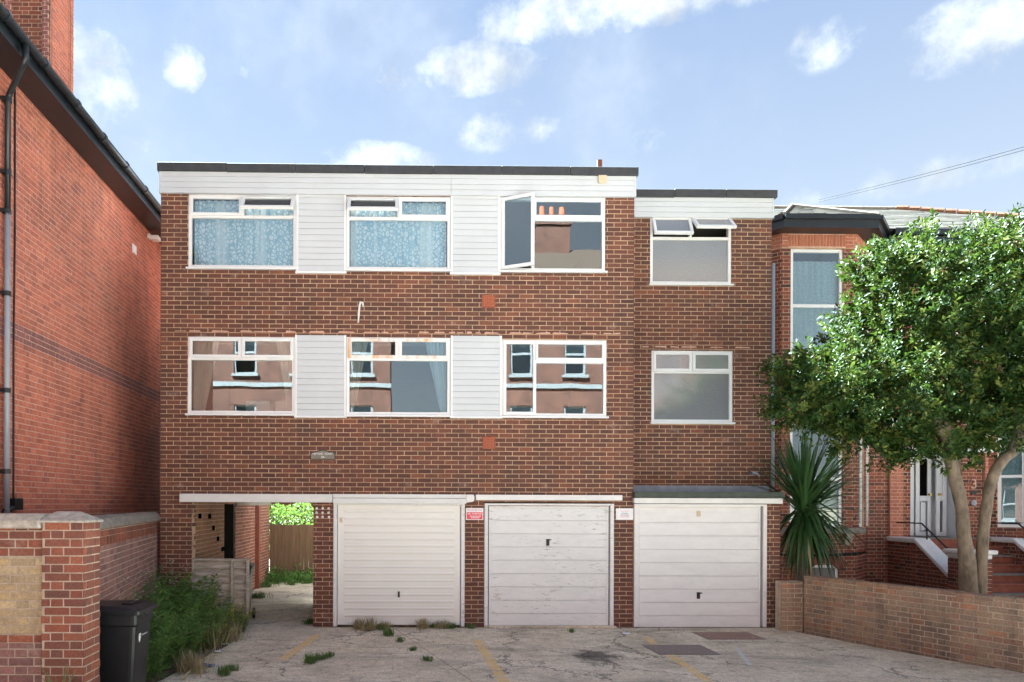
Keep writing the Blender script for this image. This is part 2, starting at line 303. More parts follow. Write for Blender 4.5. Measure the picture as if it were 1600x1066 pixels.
# ---- brickwork: every brick real, mortar recessed
BL, BH, MJ = .2145, .0645, .0105
def sub(rects, h):
    out = []
    for a, b, c, d in rects:
        if h[0] >= b or h[1] <= a or h[2] >= d or h[3] <= c: out.append((a, b, c, d)); continue
        if h[0] > a: out.append((a, h[0], c, d))
        if h[1] < b: out.append((h[1], b, c, d))
        m0, m1 = max(a, h[0]), min(b, h[1])
        if h[2] > c: out.append((m0, m1, c, h[2]))
        if h[3] < d: out.append((m0, m1, h[3], d))
    return out
def brick_verts(a, b, c, d, pr, back=-.014, j=.0015):
    e = .004; q = lambda: random.uniform(-j, j)
    base = [(a, c), (b, c), (b, d), (a, d)]; ins = [(a+e, c+e), (b-e, c+e), (b-e, d-e), (a+e, d-e)]
    jit = [(q(), q()) for _ in range(4)]
    vs = [(x+i, z+k, back) for (x, z), (i, k) in zip(base, jit)]+[(x+i, z+k, pr-.004) for (x, z), (i, k) in zip(base, jit)]+[(x+i, z+k, pr+q()*.6) for (x, z), (i, k) in zip(ins, jit)]
    fs = [(8, 9, 10, 11)]
    for i in range(4): k = (i+1) % 4; fs += [(i, k, k+4, i+4), (i+4, k+4, k+8, i+8)]
    return vs, fs
VARS = {}
def brick_variants(mat, ln):
    key = (mat, round(ln, 4))
    if key not in VARS:
        L = []
        for i in range(5):
            vs, fs = brick_verts(-ln/2, ln/2, -BH/2, BH/2, .001)
            mb = MB(); mb.add([(x, -n, z) for x, z, n in vs], fs, 0.0); L.append(mb.mesh('brick', mat))
        VARS[key] = L
    return VARS[key]
class Wall:
    """brickwork of one thing; collects all bricks, then the nearest ones become objects, the rest one joined part"""
    def __init__(s, parent, mat, mortar, cap=300): s.p, s.mat, s.mo, s.cap = parent, mat, mortar, cap; s.full = []; s.mb = MB(); s.mm = MB()
    def panel(s, O, U, u0_, u1_, v0, v1, holes=(), bond='stretcher', thick=.10, uoff=0, rough=.0012, mortar=True):
        O = Vector(O); U = Vector(U).normalized(); Nn = Vector((U.y, -U.x, 0))          # outward normal: U x Z
        P = lambda u, v, n: O+U*u+Vector((0, 0, v))+Nn*n
        if mortar:
            rs = [(u0_+.008, u1_-.008, v0, v1)]
            for h in holes: rs = sub(rs, h)
            for a, b, c, d in rs:
                vs = [P(u, v, n) for v in (c, d) for n in (-thick, -.0045) for u in (a, b)]
                s.mm.add(vs, [(0, 2, 3, 1), (4, 5, 7, 6), (0, 1, 5, 4), (2, 6, 7, 3), (0, 4, 6, 2), (1, 3, 7, 5)])
        k = 0; v = v0
        while v < v1-.02:
            va, vb = v+MJ/2, min(v+MJ/2+BH, v1)
            seq = {'stretcher': [BL], 'flemish': [BL, .1025], 'english': [BL] if k % 2 else [.1025]}[bond]
            period = sum(x+MJ for x in seq); off = {'stretcher': .1125, 'flemish': period/2, 'english': .056}[bond]*(k % 2)
            u = u0_-period*2+off+uoff; i = 0
            while u < u1_:
                ln = seq[i % len(seq)]; a, b = max(u, u0_), min(u+ln, u1_); u += ln+MJ; i += 1
                if b-a < .02: continue
                ps = [(a, b, va, vb)]
                for h in holes: ps = sub(ps, h)
                pr = max(-.002, random.gauss(0, rough))
                for q in ps:
                    if q[1]-q[0] < .015 or q[3]-q[2] < .012: continue
                    if q == (a, b, va, vb) and abs(b-a-ln) < 1e-6 and abs(vb-va-BH) < 1e-6:
                        s.full.append((O, U, Nn, q, pr, ln))
                    else: s.raw(O, U, Nn, q, pr)
            v += BH+MJ; k += 1
        return s
    def raw(s, O, U, Nn, q, pr):
        vs, fs = brick_verts(*q, pr); s.mb.add([O+U*x+Vector((0, 0, z))+Nn*n for x, z, n in vs], fs)
    def done(s, name='wall'):
        w_ = s.mm.build(name, s.mo, s.p)
        cen = lambda f: f[0]+f[1]*((f[3][0]+f[3][1])/2)+Vector((0, 0, (f[3][2]+f[3][3])/2))
        def key(f):
            c = cen(f); d = c-CAM; q = d.dot(fw); xx = AX+F*d.dot(rt)/q; yy = HZ-F*d.dot(up)/q
            return (0 if (0 < xx < 1600 and 0 < yy < 1066) else 100)+d.length/ max(.15, abs(f[2].dot(d.normalized())))
        s.full.sort(key=key)
        for f in s.full[:s.cap]:
            O, U, Nn, q, pr, ln = f; c = cen(f)+Nn*pr
            o = bpy.data.objects.new('brick', random.choice(brick_variants(s.mat, ln))); C.objects.link(o); o.parent = w_
            o.matrix_local = Matrix(((U.x, -Nn.x, 0, c.x), (U.y, -Nn.y, 0, c.y), (0, 0, 1, c.z), (0, 0, 0, 1)))
        for f in s.full[s.cap:]: s.raw(f[0], f[1], f[2], f[3], f[4])
        if s.mb.f: tag(s.mb.build('brickwork', s.mat, w_), kind='stuff')
        return w_
def text(txt, size, loc, mat, parent, rotz=0, ext=.002, sx=1.0, align='CENTER'):
    cu = bpy.data.curves.new('lettering', 'FONT'); cu.body = txt; cu.size = size; cu.extrude = ext; cu.align_x = align; cu.align_y = 'CENTER'
    tmp = bpy.data.objects.new('tmp', cu); C.objects.link(tmp); me = bpy.data.meshes.new_from_object(tmp); C.objects.unlink(tmp); bpy.data.objects.remove(tmp)
    mtx = Matrix.Translation(Vector(loc)) @ Matrix.Rotation(rotz, 4, 'Z') @ Matrix.Rotation(R(90), 4, 'X') @ Matrix.Diagonal((sx, 1, 1, 1))
    me.transform(mtx); me.materials.clear(); me.materials.append(MATS[mat]); o = bpy.data.objects.new('lettering', me); C.objects.link(o); return setp(o, parent)
# ================================================================== GROUND
def sheet(name, pts, z, mat, kind='structure', parent=None, thick=0):
    mb = MB()
    if thick: mb.prism([(a, b) for a, b in pts], z-thick, z, 'z')
    else: mb.add([(a, b, z) for a, b in pts], [tuple(range(len(pts)))])
    o = mb.build(name, mat, parent)
    if kind and not parent: tag(o, kind=kind)
    return o
sheet('ground', [(-400, -400), (400, -400), (400, 600), (-400, 600)], -.12, 'soil')
EDGE = lambda x: -4.58+.21*x                       # line between forecourt and pavement
drive = sheet('driveway', [(-3.9, EDGE(-3.9)), (7.6, EDGE(7.6)), (6.62, -.2), (6.6, .0), (-1.3, .05), (-1.3, 7.6), (-3.4, 7.6), (-3.4, 0), (-3.9, -.1)], -.035, 'soil')
j1a, j1b = (-.05, .02), (1.05, EDGE(1.05)); j2a, j2b = (2.9, .02), (3.85, EDGE(3.85)); g = .008
def mid(a, b, y): k = (y-a[1])/(b[1]-a[1]); return a[0]+(b[0]-a[0])*k
slabs = [[(-2.45, -.05), (j1a[0]-g, -.05), (mid(j1a, j1b, -1.75)-g, -1.75), (-2.42, -1.55)],
         [(-2.42, -1.55-2*g), (mid(j1a, j1b, -1.75)-g, -1.75-2*g), (j1b[0]-g, EDGE(1.05)), (-3.1, EDGE(-3.1)), (-2.7, -3.6)],
         [(j1a[0]+g, -.05), (j2a[0]-g, -.05), (j2b[0]-g, EDGE(j2b[0])), (j1b[0]+g, EDGE(1.05))],
         [(j2a[0]+g, -.05), (6.55, -.05), (6.42, -.3), (6.95, -1.75), (mid(j2a, j2b, -1.75)+g, -1.75)],
         [(mid(j2a, j2b, -1.75-2*g)+g, -1.75-2*g), (6.96, -1.75-2*g), (7.5, EDGE(7.5)), (j2b[0]+g, EDGE(j2b[0]))],
         [(-3.36, -.05+2*g), (-1.36, -.05+2*g), (-1.36, 3.1), (-3.36, 3.1)], [(-3.36, 3.1+2*g), (-1.36, 3.1+2*g), (-1.36, 7.5), (-3.36, 7.5)]]
for q in slabs: sheet('slab', q, 0, 'concrete', None, drive, .06)
for (a, b, c, d, wd) in [((497, 992), (440, 1032), .0, 0, .13), ((745, 1000), (788, 1066), 0, 0, .13), ((1008, 996), (1108, 1066), 0, 0, .12), ((1150, 1012), (1172, 1040), 0, 0, .06)]:
    p, q = ground(*a), ground(*b); n = (q-p).cross(Vector((0, 0, 1))).normalized()*wd/2
    o = sheet('painted_line', [(p-n).to_2d()[:], (q-n).to_2d()[:], (q+n).to_2d()[:], (p+n).to_2d()[:]], .004, 'yellow_line' if wd > .08 else 'white_streak', None, drive)
o_ = ground(930, 1026); pts = [(o_.x+.45*math.cos(a), o_.y+.55*math.sin(a)) for a in [i*math.pi/12 for i in range(24)]]
sheet('oil_stain', pts, .004, 'oil', None, drive)
for nm, (a, b, c, d), mt, lab in (('manhole_cover', (1032, 1092, 1009, 1023), 'manhole', 'dark rectangular manhole cover set in the concrete'), ('inspection_cover', (1108, 1166, 989, 999), 'red_slab', 'reddish inspection cover set in the concrete by the plank door')):
    p, q = ground(a, d), ground(b, c); t_ = thing(nm, lab, 'cover', ((p.x+q.x)/2, (p.y+q.y)/2, 0))
    MB().box(p.x, q.x, p.y, q.y, .002, .008).build('plate', mt, t_, bevel=.003); MB().ring(p.x-.03, q.x+.03, 0, 1, .03, 0, .006, tf=lambda v, y0=p.y, y1=q.y: Vector((v.x, y0-.03+(y1-y0+.06)*v.z, v.y+.0005))).build('rim', 'manhole', t_)
pave = sheet('pavement', [(-40, EDGE(-40)), (60, EDGE(60)), (60, EDGE(60)-2.4), (-40, EDGE(-40)-2.4)], -.03, 'soil')
ud = Vector((1, .21, 0)).normalized(); vd = Vector((.21, -1, 0)).normalized(); O_ = Vector((7.5, EDGE(7.5), 0))
pm = []
for i in range(3):
    mb = MB(); mb.box(-.146, .146, -.096, .096, -.05, random.uniform(-.004, -.001)); pm.append(mb.mesh('paver', 'concrete'))
for i in range(-13, 3):
    for k in range(8):
        c = O_+ud*(i*.3+(.15 if k % 2 else 0))+vd*(k*.2+.1)
        o = bpy.data.objects.new('paver', random.choice(pm)); C.objects.link(o); o.parent = pave; o.location = c; o.rotation_euler.z = math.atan2(.21, 1)
mb = MB()
for i in range(-150, 150):
    for k in range(8):
        if -13 <= i < 3: continue
        c = O_+ud*(i*.3+(.15 if k % 2 else 0))+vd*(k*.2+.1); mb.add([c+ud*a+vd*b for a, b in ((-.146, .096), (.146, .096), (.146, -.096), (-.146, -.096))], [(0, 1, 2, 3)])
tag(mb.build('far_pavers', 'concrete', pave), kind='stuff')
kb = MB()
c0 = O_+ud*-45+vd*1.62; c1 = O_+ud*50+vd*1.62
kb.add([c0, c1, c1+vd*.13, c0+vd*.13, c0-Vector((0, 0, .11)), c1-Vector((0, 0, .11)), c1+vd*.13-Vector((0, 0, .11)), c0+vd*.13-Vector((0, 0, .11))], [(0, 3, 2, 1), (3, 7, 6, 2)])
tag(kb.build('kerb', 'stone'), kind='structure')
a0 = c0+vd*.13; a1 = c1+vd*.13
sheet('road', [a0.to_2d()[:], a1.to_2d()[:], (a1+vd*8).to_2d()[:], (a0+vd*8).to_2d()[:]], -.1, 'asphalt')
b0 = a0+vd*8; b1 = a1+vd*8
sheet('opposite_pavement', [b0.to_2d()[:], b1.to_2d()[:], (b1+vd*5).to_2d()[:], (b0+vd*5).to_2d()[:]], .0, 'concrete')
sheet('planting_bed', [(-3.9, -.15), (-2.46, -.08), (-2.43, -1.5), (-2.72, -3.6), (-3.12, EDGE(-3.1)), (-3.2, -4.9), (-3.4, -3)], .006, 'soil')
# ================================================================== BLOCK OF FLATS
flats = thing('block_of_flats', 'brown brick three storey flat-roofed block with three white garage doors', 'building', (0, 0, 0))
XL, XR, XR2, YS = X(250), X(990), X(1205, .82), .82
ZF = Z(305); ZFT = Z(272); ZT = Z(260)
px = lambda a, b, c, d, Y=0: (X(a, Y, (c+d)/2), X(b, Y, (c+d)/2), at((a+b)/2, d, Y).z, at((a+b)/2, c, Y).z)
W = {'T1': px(294, 463, 304, 422), 'T2': px(541, 704, 307, 425), 'T3': px(781, 946, 308, 427), 'F1': px(293, 461, 526, 650), 'F2': px(541, 704, 527, 652), 'F3': px(784, 948, 531, 654)}
PAN = [px(463, 541, 300, 427), px(704, 781, 302, 429), px(461, 541, 524, 652), px(704, 784, 525, 653)]
W2 = {'R1': px(1016, 1143, 337, 447, YS), 'R2': px(1018, 1145, 548, 663, YS)}
ZD = 2.08
PASS = (X(300), X(490), 0, ZD); G = [(X(521), X(727), 0, ZD), (X(757), X(960), 0, ZD), (X(991), X(1199), 0, ZD)]
VENT = [px(753, 774, 461, 481), px(754, 774, 682, 702)]
wl = Wall(flats, 'brick_flats', 'mortar_buff', 300)
holes = list(W.values())+PAN+[PASS]+G[:2]+VENT
wl.panel((0, 0, 0), (1, 0, 0), XL, XR, 0, ZF+.05, holes, thick=.22)
ZL = 2.2
wl.panel((0, YS, 0), (1, 0, 0), XR, XR2, ZL, ZF+.05, list(W2.values()), thick=.22, uoff=.06)
wl.panel((XR, 0, 0), (0, 1, 0), 0, YS, ZL-.1, ZF+.05, thick=.12)
wl.panel((0, 0, 0), (1, 0, 0), G[2][1], X(1220), 0, ZD+.02, thick=.2, bond='english')
wl.panel((0, 0, 0), (1, 0, 0), XR, G[2][0], 0, ZD, thick=.2)
wl.panel((X(1220), 0, 0), (0, 1, 0), 0, 4.2, 0, ZD)
wl.panel((XR2, YS, 0), (0, 1, 0), 0, 3.4, ZL, ZF+.05)
wl.panel((XL, 4.2, 0), (0, -1, 0), 0, 4.2, 0, ZF+.05)
wl.panel((PASS[0], 0, 0), (0, 1, 0), 0.015, .23, 0, ZD, thick=.05)
wl.done('front_wall')
# shell, floors, rooms
sh = MB()
sh.box(XL+.1, XR2-.1, 4.1, 4.2, 2.16, ZF+.1); sh.box(PASS[1], XR2-.1, 4.1, 4.2, 0, 2.16); sh.box(PASS[1], PASS[1]+.1, .23, 4.1, 0, ZD+.05)
for zz in (2.16, 4.72, 7.22): sh.box(XL+.1, XR-.06, .22 if zz > 2.2 else .05, 4.1, zz, zz+.12); sh.box(XR-.06, XR2-.1, YS+.23, 4.1, zz, zz+.12)
for a in (X(500), X(742), XR-.05): sh.box(a-.05, a+.05, .23, 4.1, 2.28, 7.22)
sh.box(XL+.11, XL+.2, .23, 4.1, 2.28, 7.22); sh.box(XR2-.2, XR2-.11, 1.05, 4.1, 2.28, 7.22)
sh.build('room_lining', 'plaster', flats)
B('ground_slab', 'concrete', flats, PASS[1]+.1, XR2-.1, .25, 4.1, -.05, .004)
# cladding boards
def boards(q, n, Y0, Y1, x0=None, mat='cladding', name='cladding_board', parent=flats):
    h = (q[3]-q[2])/n
    for i in range(n):
        z0 = q[2]+i*h; mb = MB(); e = .004
        mb.add([(q[0], Y1, z0), (q[1], Y1, z0), (q[0], Y0, z0+.002), (q[1], Y0, z0+.002), (q[0], Y0, z0+h-e), (q[1], Y0, z0+h-e), (q[0], Y0+.005, z0+h-.001), (q[1], Y0+.005, z0+h-.001), (q[0], Y1, z0+h-.001), (q[1], Y1, z0+h-.001)],
               [(0, 1, 3, 2), (2, 3, 5, 4), (4, 5, 7, 6), (6, 7, 9, 8), (0, 2, 4, 6, 8), (1, 9, 7, 5, 3)])
        mb.build(name, mat, parent)
for i, q in enumerate(PAN):
    boards((q[0]+.035, q[1]-.035, q[2]+.02, q[3]), 13 if i < 2 else 13, -.012, .05)
    MB().box(q[0]+.001, q[0]+.034, -.018, .06, q[2]+.02, q[3]).box(q[1]-.034, q[1]-.001, -.018, .06, q[2]+.02, q[3]).build('cladding_trim', 'upvc', flats)
    B('drip_trim', 'upvc', flats, q[0]-.01, q[1]+.01, -.04, .05, q[2]-.012, q[2]+.019)
xm = X(703)
for a, b in ((XL+.02, xm-.002), (xm+.002, XR-.012)): boards((a, b, ZF-.015, ZFT), 4, -.05, .03, name='fascia_board')
B('fascia_corner', 'cladding', flats, XL-.012, XL+.019, -.055, 1.0, ZF-.02, ZFT); B('fascia_corner', 'cladding', flats, XR-.011, XR+.012, -.055, YS, ZF-.02, ZFT)
boards((XR+.014, XR2-.012, ZF-.02, ZFT), 4, YS-.05, YS+.03, name='fascia_board'); B('fascia_corner', 'cladding', flats, XR2-.011, XR2+.01, YS-.055, 4.2, ZF-.02, ZFT)
def edge(a, b, y, segs=7):
    n = segs; mb = MB()
    for i in range(n):
        x0, x1 = a+(b-a)*i/n, a+(b-a)*(i+1)/n-.004; dz = random.uniform(-.008, .008)
        mb.prism([(y-.085, ZFT-.02+dz), (y-.09, ZT-.015+dz), (y-.06, ZT+dz), (y+.15, ZT-.01), (y+.15, ZFT-.02)], x0, x1, 'x')
    return mb.build('roof_edge', 'felt', flats, bevel=.008)
edge(XL-.04, XR+.045, 0); edge(XR+.046, XR2+.06, YS, 3)
MB().box(XL+.02, XR-.01, .15, 4.2, ZFT-.1, ZT-.02).box(XR-.01, XR2-.01, YS+.15, 4.2, ZFT-.1, ZT-.02).build('roof', 'felt', flats)
MB().tube([(X(951), .6, ZT-.05), (X(951), .6, Z(251, .6, 951))], .045, 12).build('flue_pipe', 'rust', flats, smooth=False)
q = px(933, 946, 277, 289); MB().box(q[0], q[1], -.085, -.05, q[2], q[3]).build('vent_cover', 'beige', flats, bevel=.006)
# air bricks
for q in VENT:
    mb = MB(); mb.box(q[0]+.006, q[1]-.006, .03, .08, q[2]+.006, q[3]-.006); n = 6; s_ = (q[1]-q[0]-.012)/n; h_ = (q[3]-q[2]-.012)/n
    for i in range(n+1):
        mb.box(q[0]+.006+i*s_-.009 if i else q[0]+.006, q[0]+.006+i*s_+.009 if i < n else q[1]-.006, -.002, .03, q[2]+.006, q[3]-.006)
        for k in range(n): mb.box(q[0]+.006+k*s_+.009, q[0]+.006+(k+1)*s_-.009, -.0015, .03, q[2]+.006+i*h_-(.009 if i else 0), q[2]+.006+i*h_+(.009 if i < n else 0))
    mb.build('air_brick', 'terracotta', flats)
# overflow pipe, lintel mortar smears
pz = lambda a, b, y=-.03: Vector((X(a), y, Z(b)))
MB().tube([pz(559, 505, -.012), pz(560, 492, -.02), pz(561, 480, -.05), pz(563, 474, -.06), pz(566, 475, -.05), pz(567, 480, .02)], [.014, .016, .018, .018, .018, .016], 8).build('overflow_pipe', 'white_paint', flats, smooth=True)
for (a, b, yy, Y) in ((272, 968, 520, 0), (1002, 1157, 543, YS)):
    z = Z(yy, Y, (a+b)/2); mb = MB(); x = X(a, Y)
    while x < X(b, Y):
        l = random.uniform(.05, .3); mb.prism([(x, z-.004+random.uniform(-.006, .004)), (x+l, z-.004+random.uniform(-.006, .004)), (x+l*.9, z+.012+random.uniform(-.004, .012)), (x+l*.1, z+.012+random.uniform(-.004, .012))], Y-.012, Y+.02); x += l*random.uniform(1.0, 2.0)
    mb.build('lintel_pointing', 'mortar_pink', flats)
# ---- windows
def hinge_top(yh, zh, a): return lambda v: Vector((v.x, yh+(v.y-yh)*math.cos(a)+(v.z-zh)*math.sin(a), zh+(v.z-zh)*math.cos(a)-(v.y-yh)*math.sin(a)))
def hinge_left(xh, yh, a): return lambda v: Vector((xh+(v.x-xh)*math.cos(a)+(v.y-yh)*math.sin(a), yh-(v.x-xh)*math.sin(a)+(v.y-yh)*math.cos(a), v.z))
def window(parent, q, Y, fans, split=.5, casement=None, mat='upvc', glass='glass', th=.36, sash_mat=None):
    x0, x1, z0, z1 = q; fwid = .05; y0, y1 = Y+.012, Y+.085; e = .002; z0 += .035; x0 += e; x1 -= e; z1 -= e
    zt = z1-th; mb = MB(); mb.ring(x0, x1, z0, z1, fwid, y0, y1)
    xa = x0+fwid
    if casement is not None:
        xc = x0+(x1-x0)*.315; mb.box(xc-.025, xc+.025, y0, y1, z0+fwid, z1-fwid); xa = xc+.025
    mb.box(xa, x1-fwid, y0, y1, zt-.025, zt+.025)
    xs = [xa]+([xa+(x1-fwid-xa)*split] if len(fans) == 2 else [])+[x1-fwid]
    if len(fans) == 2: mb.box(xs[1]-.022, xs[1]+.022, y0, y1, zt+.025, z1-fwid)
    wn = mb.build('window', mat, parent, bevel=.005)
    MB().box(x0-.03, x1+.03, Y-.05, Y+.08, z0-.032, z0-.001).build('sill', 'upvc', wn, bevel=.006)
    MB().box(xa+.001, x1-fwid-.001, Y+.045, Y+.051, z0+fwid, zt-.025).build('pane', glass, wn)
    def sash(a, b, c, d, tf=None, wd=.052):
        MB().ring(a, b, c, d, wd, Y-.012, Y+.04, tf).build('sash', sash_mat or 'upvc', wn, bevel=.006); MB().box(a+wd-.004, b-wd+.004, Y+.010, Y+.016, c+wd-.004, d-wd+.004, tf).build('pane', glass, wn)
    for i, ang in enumerate(fans):
        a, b = xs[i]-(.025 if i == 0 else -.004), xs[i+1]+(.025 if i == len(fans)-1 else -.004); c, d = zt+.008, z1-.022
        sash(a, b, c, d, hinge_top(Y-.012, d, R(ang)) if ang else None)
    if casement is not None: sash(x0+.022, xc+.02, z0+.022, z1-.022, hinge_left(x0+.022, Y-.012, R(casement)) if casement else None)
    return wn
window(flats, W['T1'], 0, (0, 38), glass='glass_clear'); window(flats, W['T2'], 0, (38, 0), glass='glass_clear'); window(flats, W['T3'], 0, (0,), casement=26)
window(flats, W['F1'], 0, (0, 0)); window(flats, W['F2'], 0, (0, 0), sash_mat='upvc_rust'); window(flats, W['F3'], 0, (0,), casement=0)
window(flats, W2['R1'], YS, (22, 45), glass='glass_frosted', th=.40); window(flats, W2['R2'], YS, (0, 0), glass='glass_frosted', th=.38)
# ---- garages, beams
def gframe(q, parent, wd=.065, mat='paint_flaking'):
    mb = MB(); zt = ZD-.02
    mb.box(q[0]+.004, q[0]+wd, -.01, .12, 0.004, zt); mb.box(q[1]-wd, q[1]-.004, -.01, .12, .004, zt); mb.box(q[0]+wd, q[1]-wd, -.008, .12, zt-.035, zt)
    return mb.build('door_frame', mat, parent, bevel=.006)
# door 1: ribbed steel
q = G[0]; a, b = X(528), X(720); zt = Z(789); d1 = MB()
d1.box(a, b, .03, .06, .03, zt); gd = None
ra, rb_ = X(538), X(711); n = 16; zz0, zz1 = Z(962), Z(799)
for i in range(n):
    z = zz0+(zz1-zz0)*i/(n-1); d1.add([(ra, .0299, z-.022), (rb_, .0299, z-.022), (rb_-.006, .018, z-.012), (ra+.006, .018, z-.012), (rb_-.006, .018, z+.014), (ra+.006, .018, z+.014), (rb_, .0299, z+.02), (ra, .0299, z+.02)], [(0, 1, 2, 3), (3, 2, 4, 5), (5, 4, 6, 7), (0, 3, 5, 7), (1, 6, 4, 2)])
gd = tag(d1.build('garage_door', 'cream_door', flats), 'cream ribbed steel up-and-over garage door')
c = pz(624, 929, .01); MB().box(c.x-.016, c.x+.016, .004, .03, c.z-.05, c.z+.05).box(c.x-.008, c.x+.008, -.03, .004, c.z-.03, c.z+.045).build('handle', 'metal_dark', gd, bevel=.004)
c = pz(533, 813, .02); B('latch_plate', 'beige', gd, c.x-.025, c.x+.025, .022, .03, c.z-.04, c.z+.04)
gframe(G[0], flats)
def plank_door(q, pxs, ys, hx, hy, mat, frame_mat, lab, latch=None):
    a, b = X(pxs[0]), X(pxs[1]); zs = [Z(y, 0, 900) for y in ys]
    base = MB().box(a, b, .05, .075, zs[-1], zs[0]).build('garage_door', mat, flats); tag(base, lab)
    base_b = MB().ring(a-.012, b+.012, zs[-1]-.004, zs[0]+.03, .03, .028, .078).build('door_edge', mat, base)
    for i in range(len(ys)-1):
        mb = MB(); mb.box(a+.019, b-.019, .03+random.uniform(-.002, .002), .05, zs[i+1]+.004, zs[i]-.004); mb.build('plank', mat, base, bevel=.005)
    c = pz(hx, hy); mb = MB(); mb.box(c.x-.026, c.x+.026, .015, .031, c.z-.055, c.z+.055).box(c.x-.02, c.x+.05, -.02, .016, c.z+.035, c.z+.052); mb.build('handle', 'black_plastic', base, bevel=.003)
    if latch: c = pz(*latch); MB().box(c.x-.03, c.x+.03, .018, .031, c.z-.05, c.z+.045).tube([(c.x, .012, c.z), (c.x, .02, c.z)], .018, 10).build('latch_plate', 'beige', base)
    gframe(q, flats, mat=frame_mat)
plank_door(G[1], (766, 951), (794, 813.5, 834.6, 855, 875.7, 897, 917.6, 938.5, 959.6, 979), 857, 847, 'paint_flaking', 'paint_flaking', 'white plank garage door with flaking paint')
plank_door(G[2], (999, 1189), (792, 816, 837, 858, 879, 900, 920.6, 941.5, 962.7, 980), 1093, 930, 'paint_old', 'paint_old', 'off-white plank garage door under a small flat roof', (1093, 801))
B('head_strip', 'rust', flats, X(766), X(951), .03, .06, Z(793), Z(788.5)); B('head_strip', 'beige', flats, X(999), X(1189), .03, .06, Z(791.5), Z(788.5))
B('threshold', 'concrete', flats, X(757), X(962), -.10, .10, 0.0, .028, bevel=.008)
def beam(a, b, c, d, y0, mat='paint_beam', name='beam'):
    q = px(a, b, c, d); return MB().box(q[0], q[1], y0, .02, q[2], q[3]).build(name, mat, flats, bevel=.008)
beam(282, 520, 772, 785, -.07); beam(520.5, 728, 772.5, 778.5, -.075); beam(520.5, 728, 779, 787, -.085)
q = px(727, 741, 773, 786); MB().prism([(q[0], q[2]), (q[1]-.02, q[2]+.02), (q[1], q[2]+.06), (q[1]-.01, q[3]), (q[0], q[3])], -.09, .01).build('beam_end', 'white_paint', flats, bevel=.02)
beam(743, 971, 773.5, 782, -.06, 'white_paint'); beam(988.5, 1219, 778.5, 787, -.09, 'white_paint')
q = px(988, 1220, 769, 778.3); MB().box(q[0]+.0, q[1]+.01, -.12, YS-.01, q[2]+.005, q[3]).build('garage_roof', 'felt_green', flats, bevel=.01)
MB().prism([(YS-.03, q[3]), (YS-.012, q[3]), (YS-.012, q[3]+.13), (YS-.02, q[3]+.13)], XR+.01, XR2-.05, 'x').build('flashing', 'lead', flats)
MB().box(X(1199)+.01, X(1220)-.02, .05, 4.1, 0, ZD).build('garage_side', 'mortar_buff', flats)
mb = MB()
for i in range(3):
    for k in range(3):
        c = pz(495.5+i*9.3, 795+k*6.7, 0); mb.tube([(c.x+random.uniform(-.01, .01), -.008, c.z), (c.x, .01, c.z)], .021, 10)
mb.build('wall_plugs', 'white_paint', flats)
c = pz(1178, 738); MB().box(X(1176, YS)-.05, X(1176, YS)+.05, YS-.08, YS, Z(740, YS), Z(735.5, YS)).tube([(X(1179, YS), YS-.07, Z(738, YS)), (X(1182, YS), YS-.1, Z(742, YS))], .02, 8).build('tap', 'grey_pipe', flats)
MB().tube([(XR2+.04, YS+.03, ZF-.8), (XR2+.04, YS+.03, 0)], .034, 10).build('drain_pipe', 'grey_pipe', flats, smooth=True)
# passage: ceiling, honeycomb wall, doorway
B('passage_ceiling', 'plaster', flats, XL+.1, PASS[1], .02, 3.2, ZD+.01, ZD+.07)
XP = PASS[0]; yy = lambda pxx: XP*-1*F/(AX-14-pxx)-D
hz = []
for a, b in ((315, 806.5), (330, 807), (305, 825), (336, 825), (343, 842), (350, 858)):
    y = yy(a); z = at(a, b, y).z; hz.append((y-.14, y+.14, z-.045, z+.045))
pw = Wall(flats, 'brick_passage', 'mortar_grey', 0); dr = (yy(352), yy(369), 0, 2.03)
pw.panel((XP, 0, 0), (0, 1, 0), .24, yy(369)+.02, 0, ZD, hz+[dr], bond='stretcher', thick=.02); pw.done('passage_wall')
B('dark_doorway_panel', 'dark', flats, XP-.09, XP-.04, yy(352), yy(369)-.01, 0, 2.03); B('passage_backing', 'dark', flats, XP-.35, XP-.16, .24, yy(369), 0, ZD)  # near-black panel and backing put the doorway's and holes' shade into colour
side = thing('side_wall', 'red brick garden wall running back behind the passage to the board fence', 'wall', (XP, 5, 0))
sw = Wall(side, 'brick_wall_red', 'mortar_grey', 120); sw.panel((XP, 0, 0), (0, 1, 0), yy(369)+.03, 7.3, 0, 2.0, bond='flemish'); sw.done('wall')
MB().box(XP-.12, XP+.03, yy(369)+.03, 7.3, 2.0, 2.1).build('coping', 'stone_dark', side)
y = yy(401); MB().box(XP, XP+.09, y-.1, y+.1, 0, 2.0).build('pier', 'brick_wall_red', side)
# ================================================================== things on the block
t = thing('name_plaque', 'small arched metal name plaque reading NEPTUNE COURT 3A on the brickwork', 'plaque', pz(504, 712, 0)); q = px(485, 524, 703, 718.5); cx = (q[0]+q[1])/2; wd = q[1]-q[0]
def arch(s_, dz=0):
    pts = [(q[0]+s_, q[2]+s_), (q[1]-s_, q[2]+s_)]; zb = q[2]+(q[3]-q[2])*.72
    for i in range(13):
        k = i/12; pts.append((q[1]-s_-(wd-2*s_)*k, zb-s_+(q[3]-zb)*max(0, math.sin(max(0, min(1, (k-.15)/.7))*math.pi))**1.3))
    return pts
MB().prism(arch(0), -.022, -.004).build('rim', 'metal_dark', t); MB().prism(arch(.012), -.027, -.02).build('face', 'plaque_face', t)
text('NEPTUNE   COURT', .048, (cx, -.029, q[2]+(q[3]-q[2])*.58), 'sign_white', t, sx=.80); text('3A', .05, (cx, -.029, q[2]+(q[3]-q[2])*.25), 'sign_white', t)
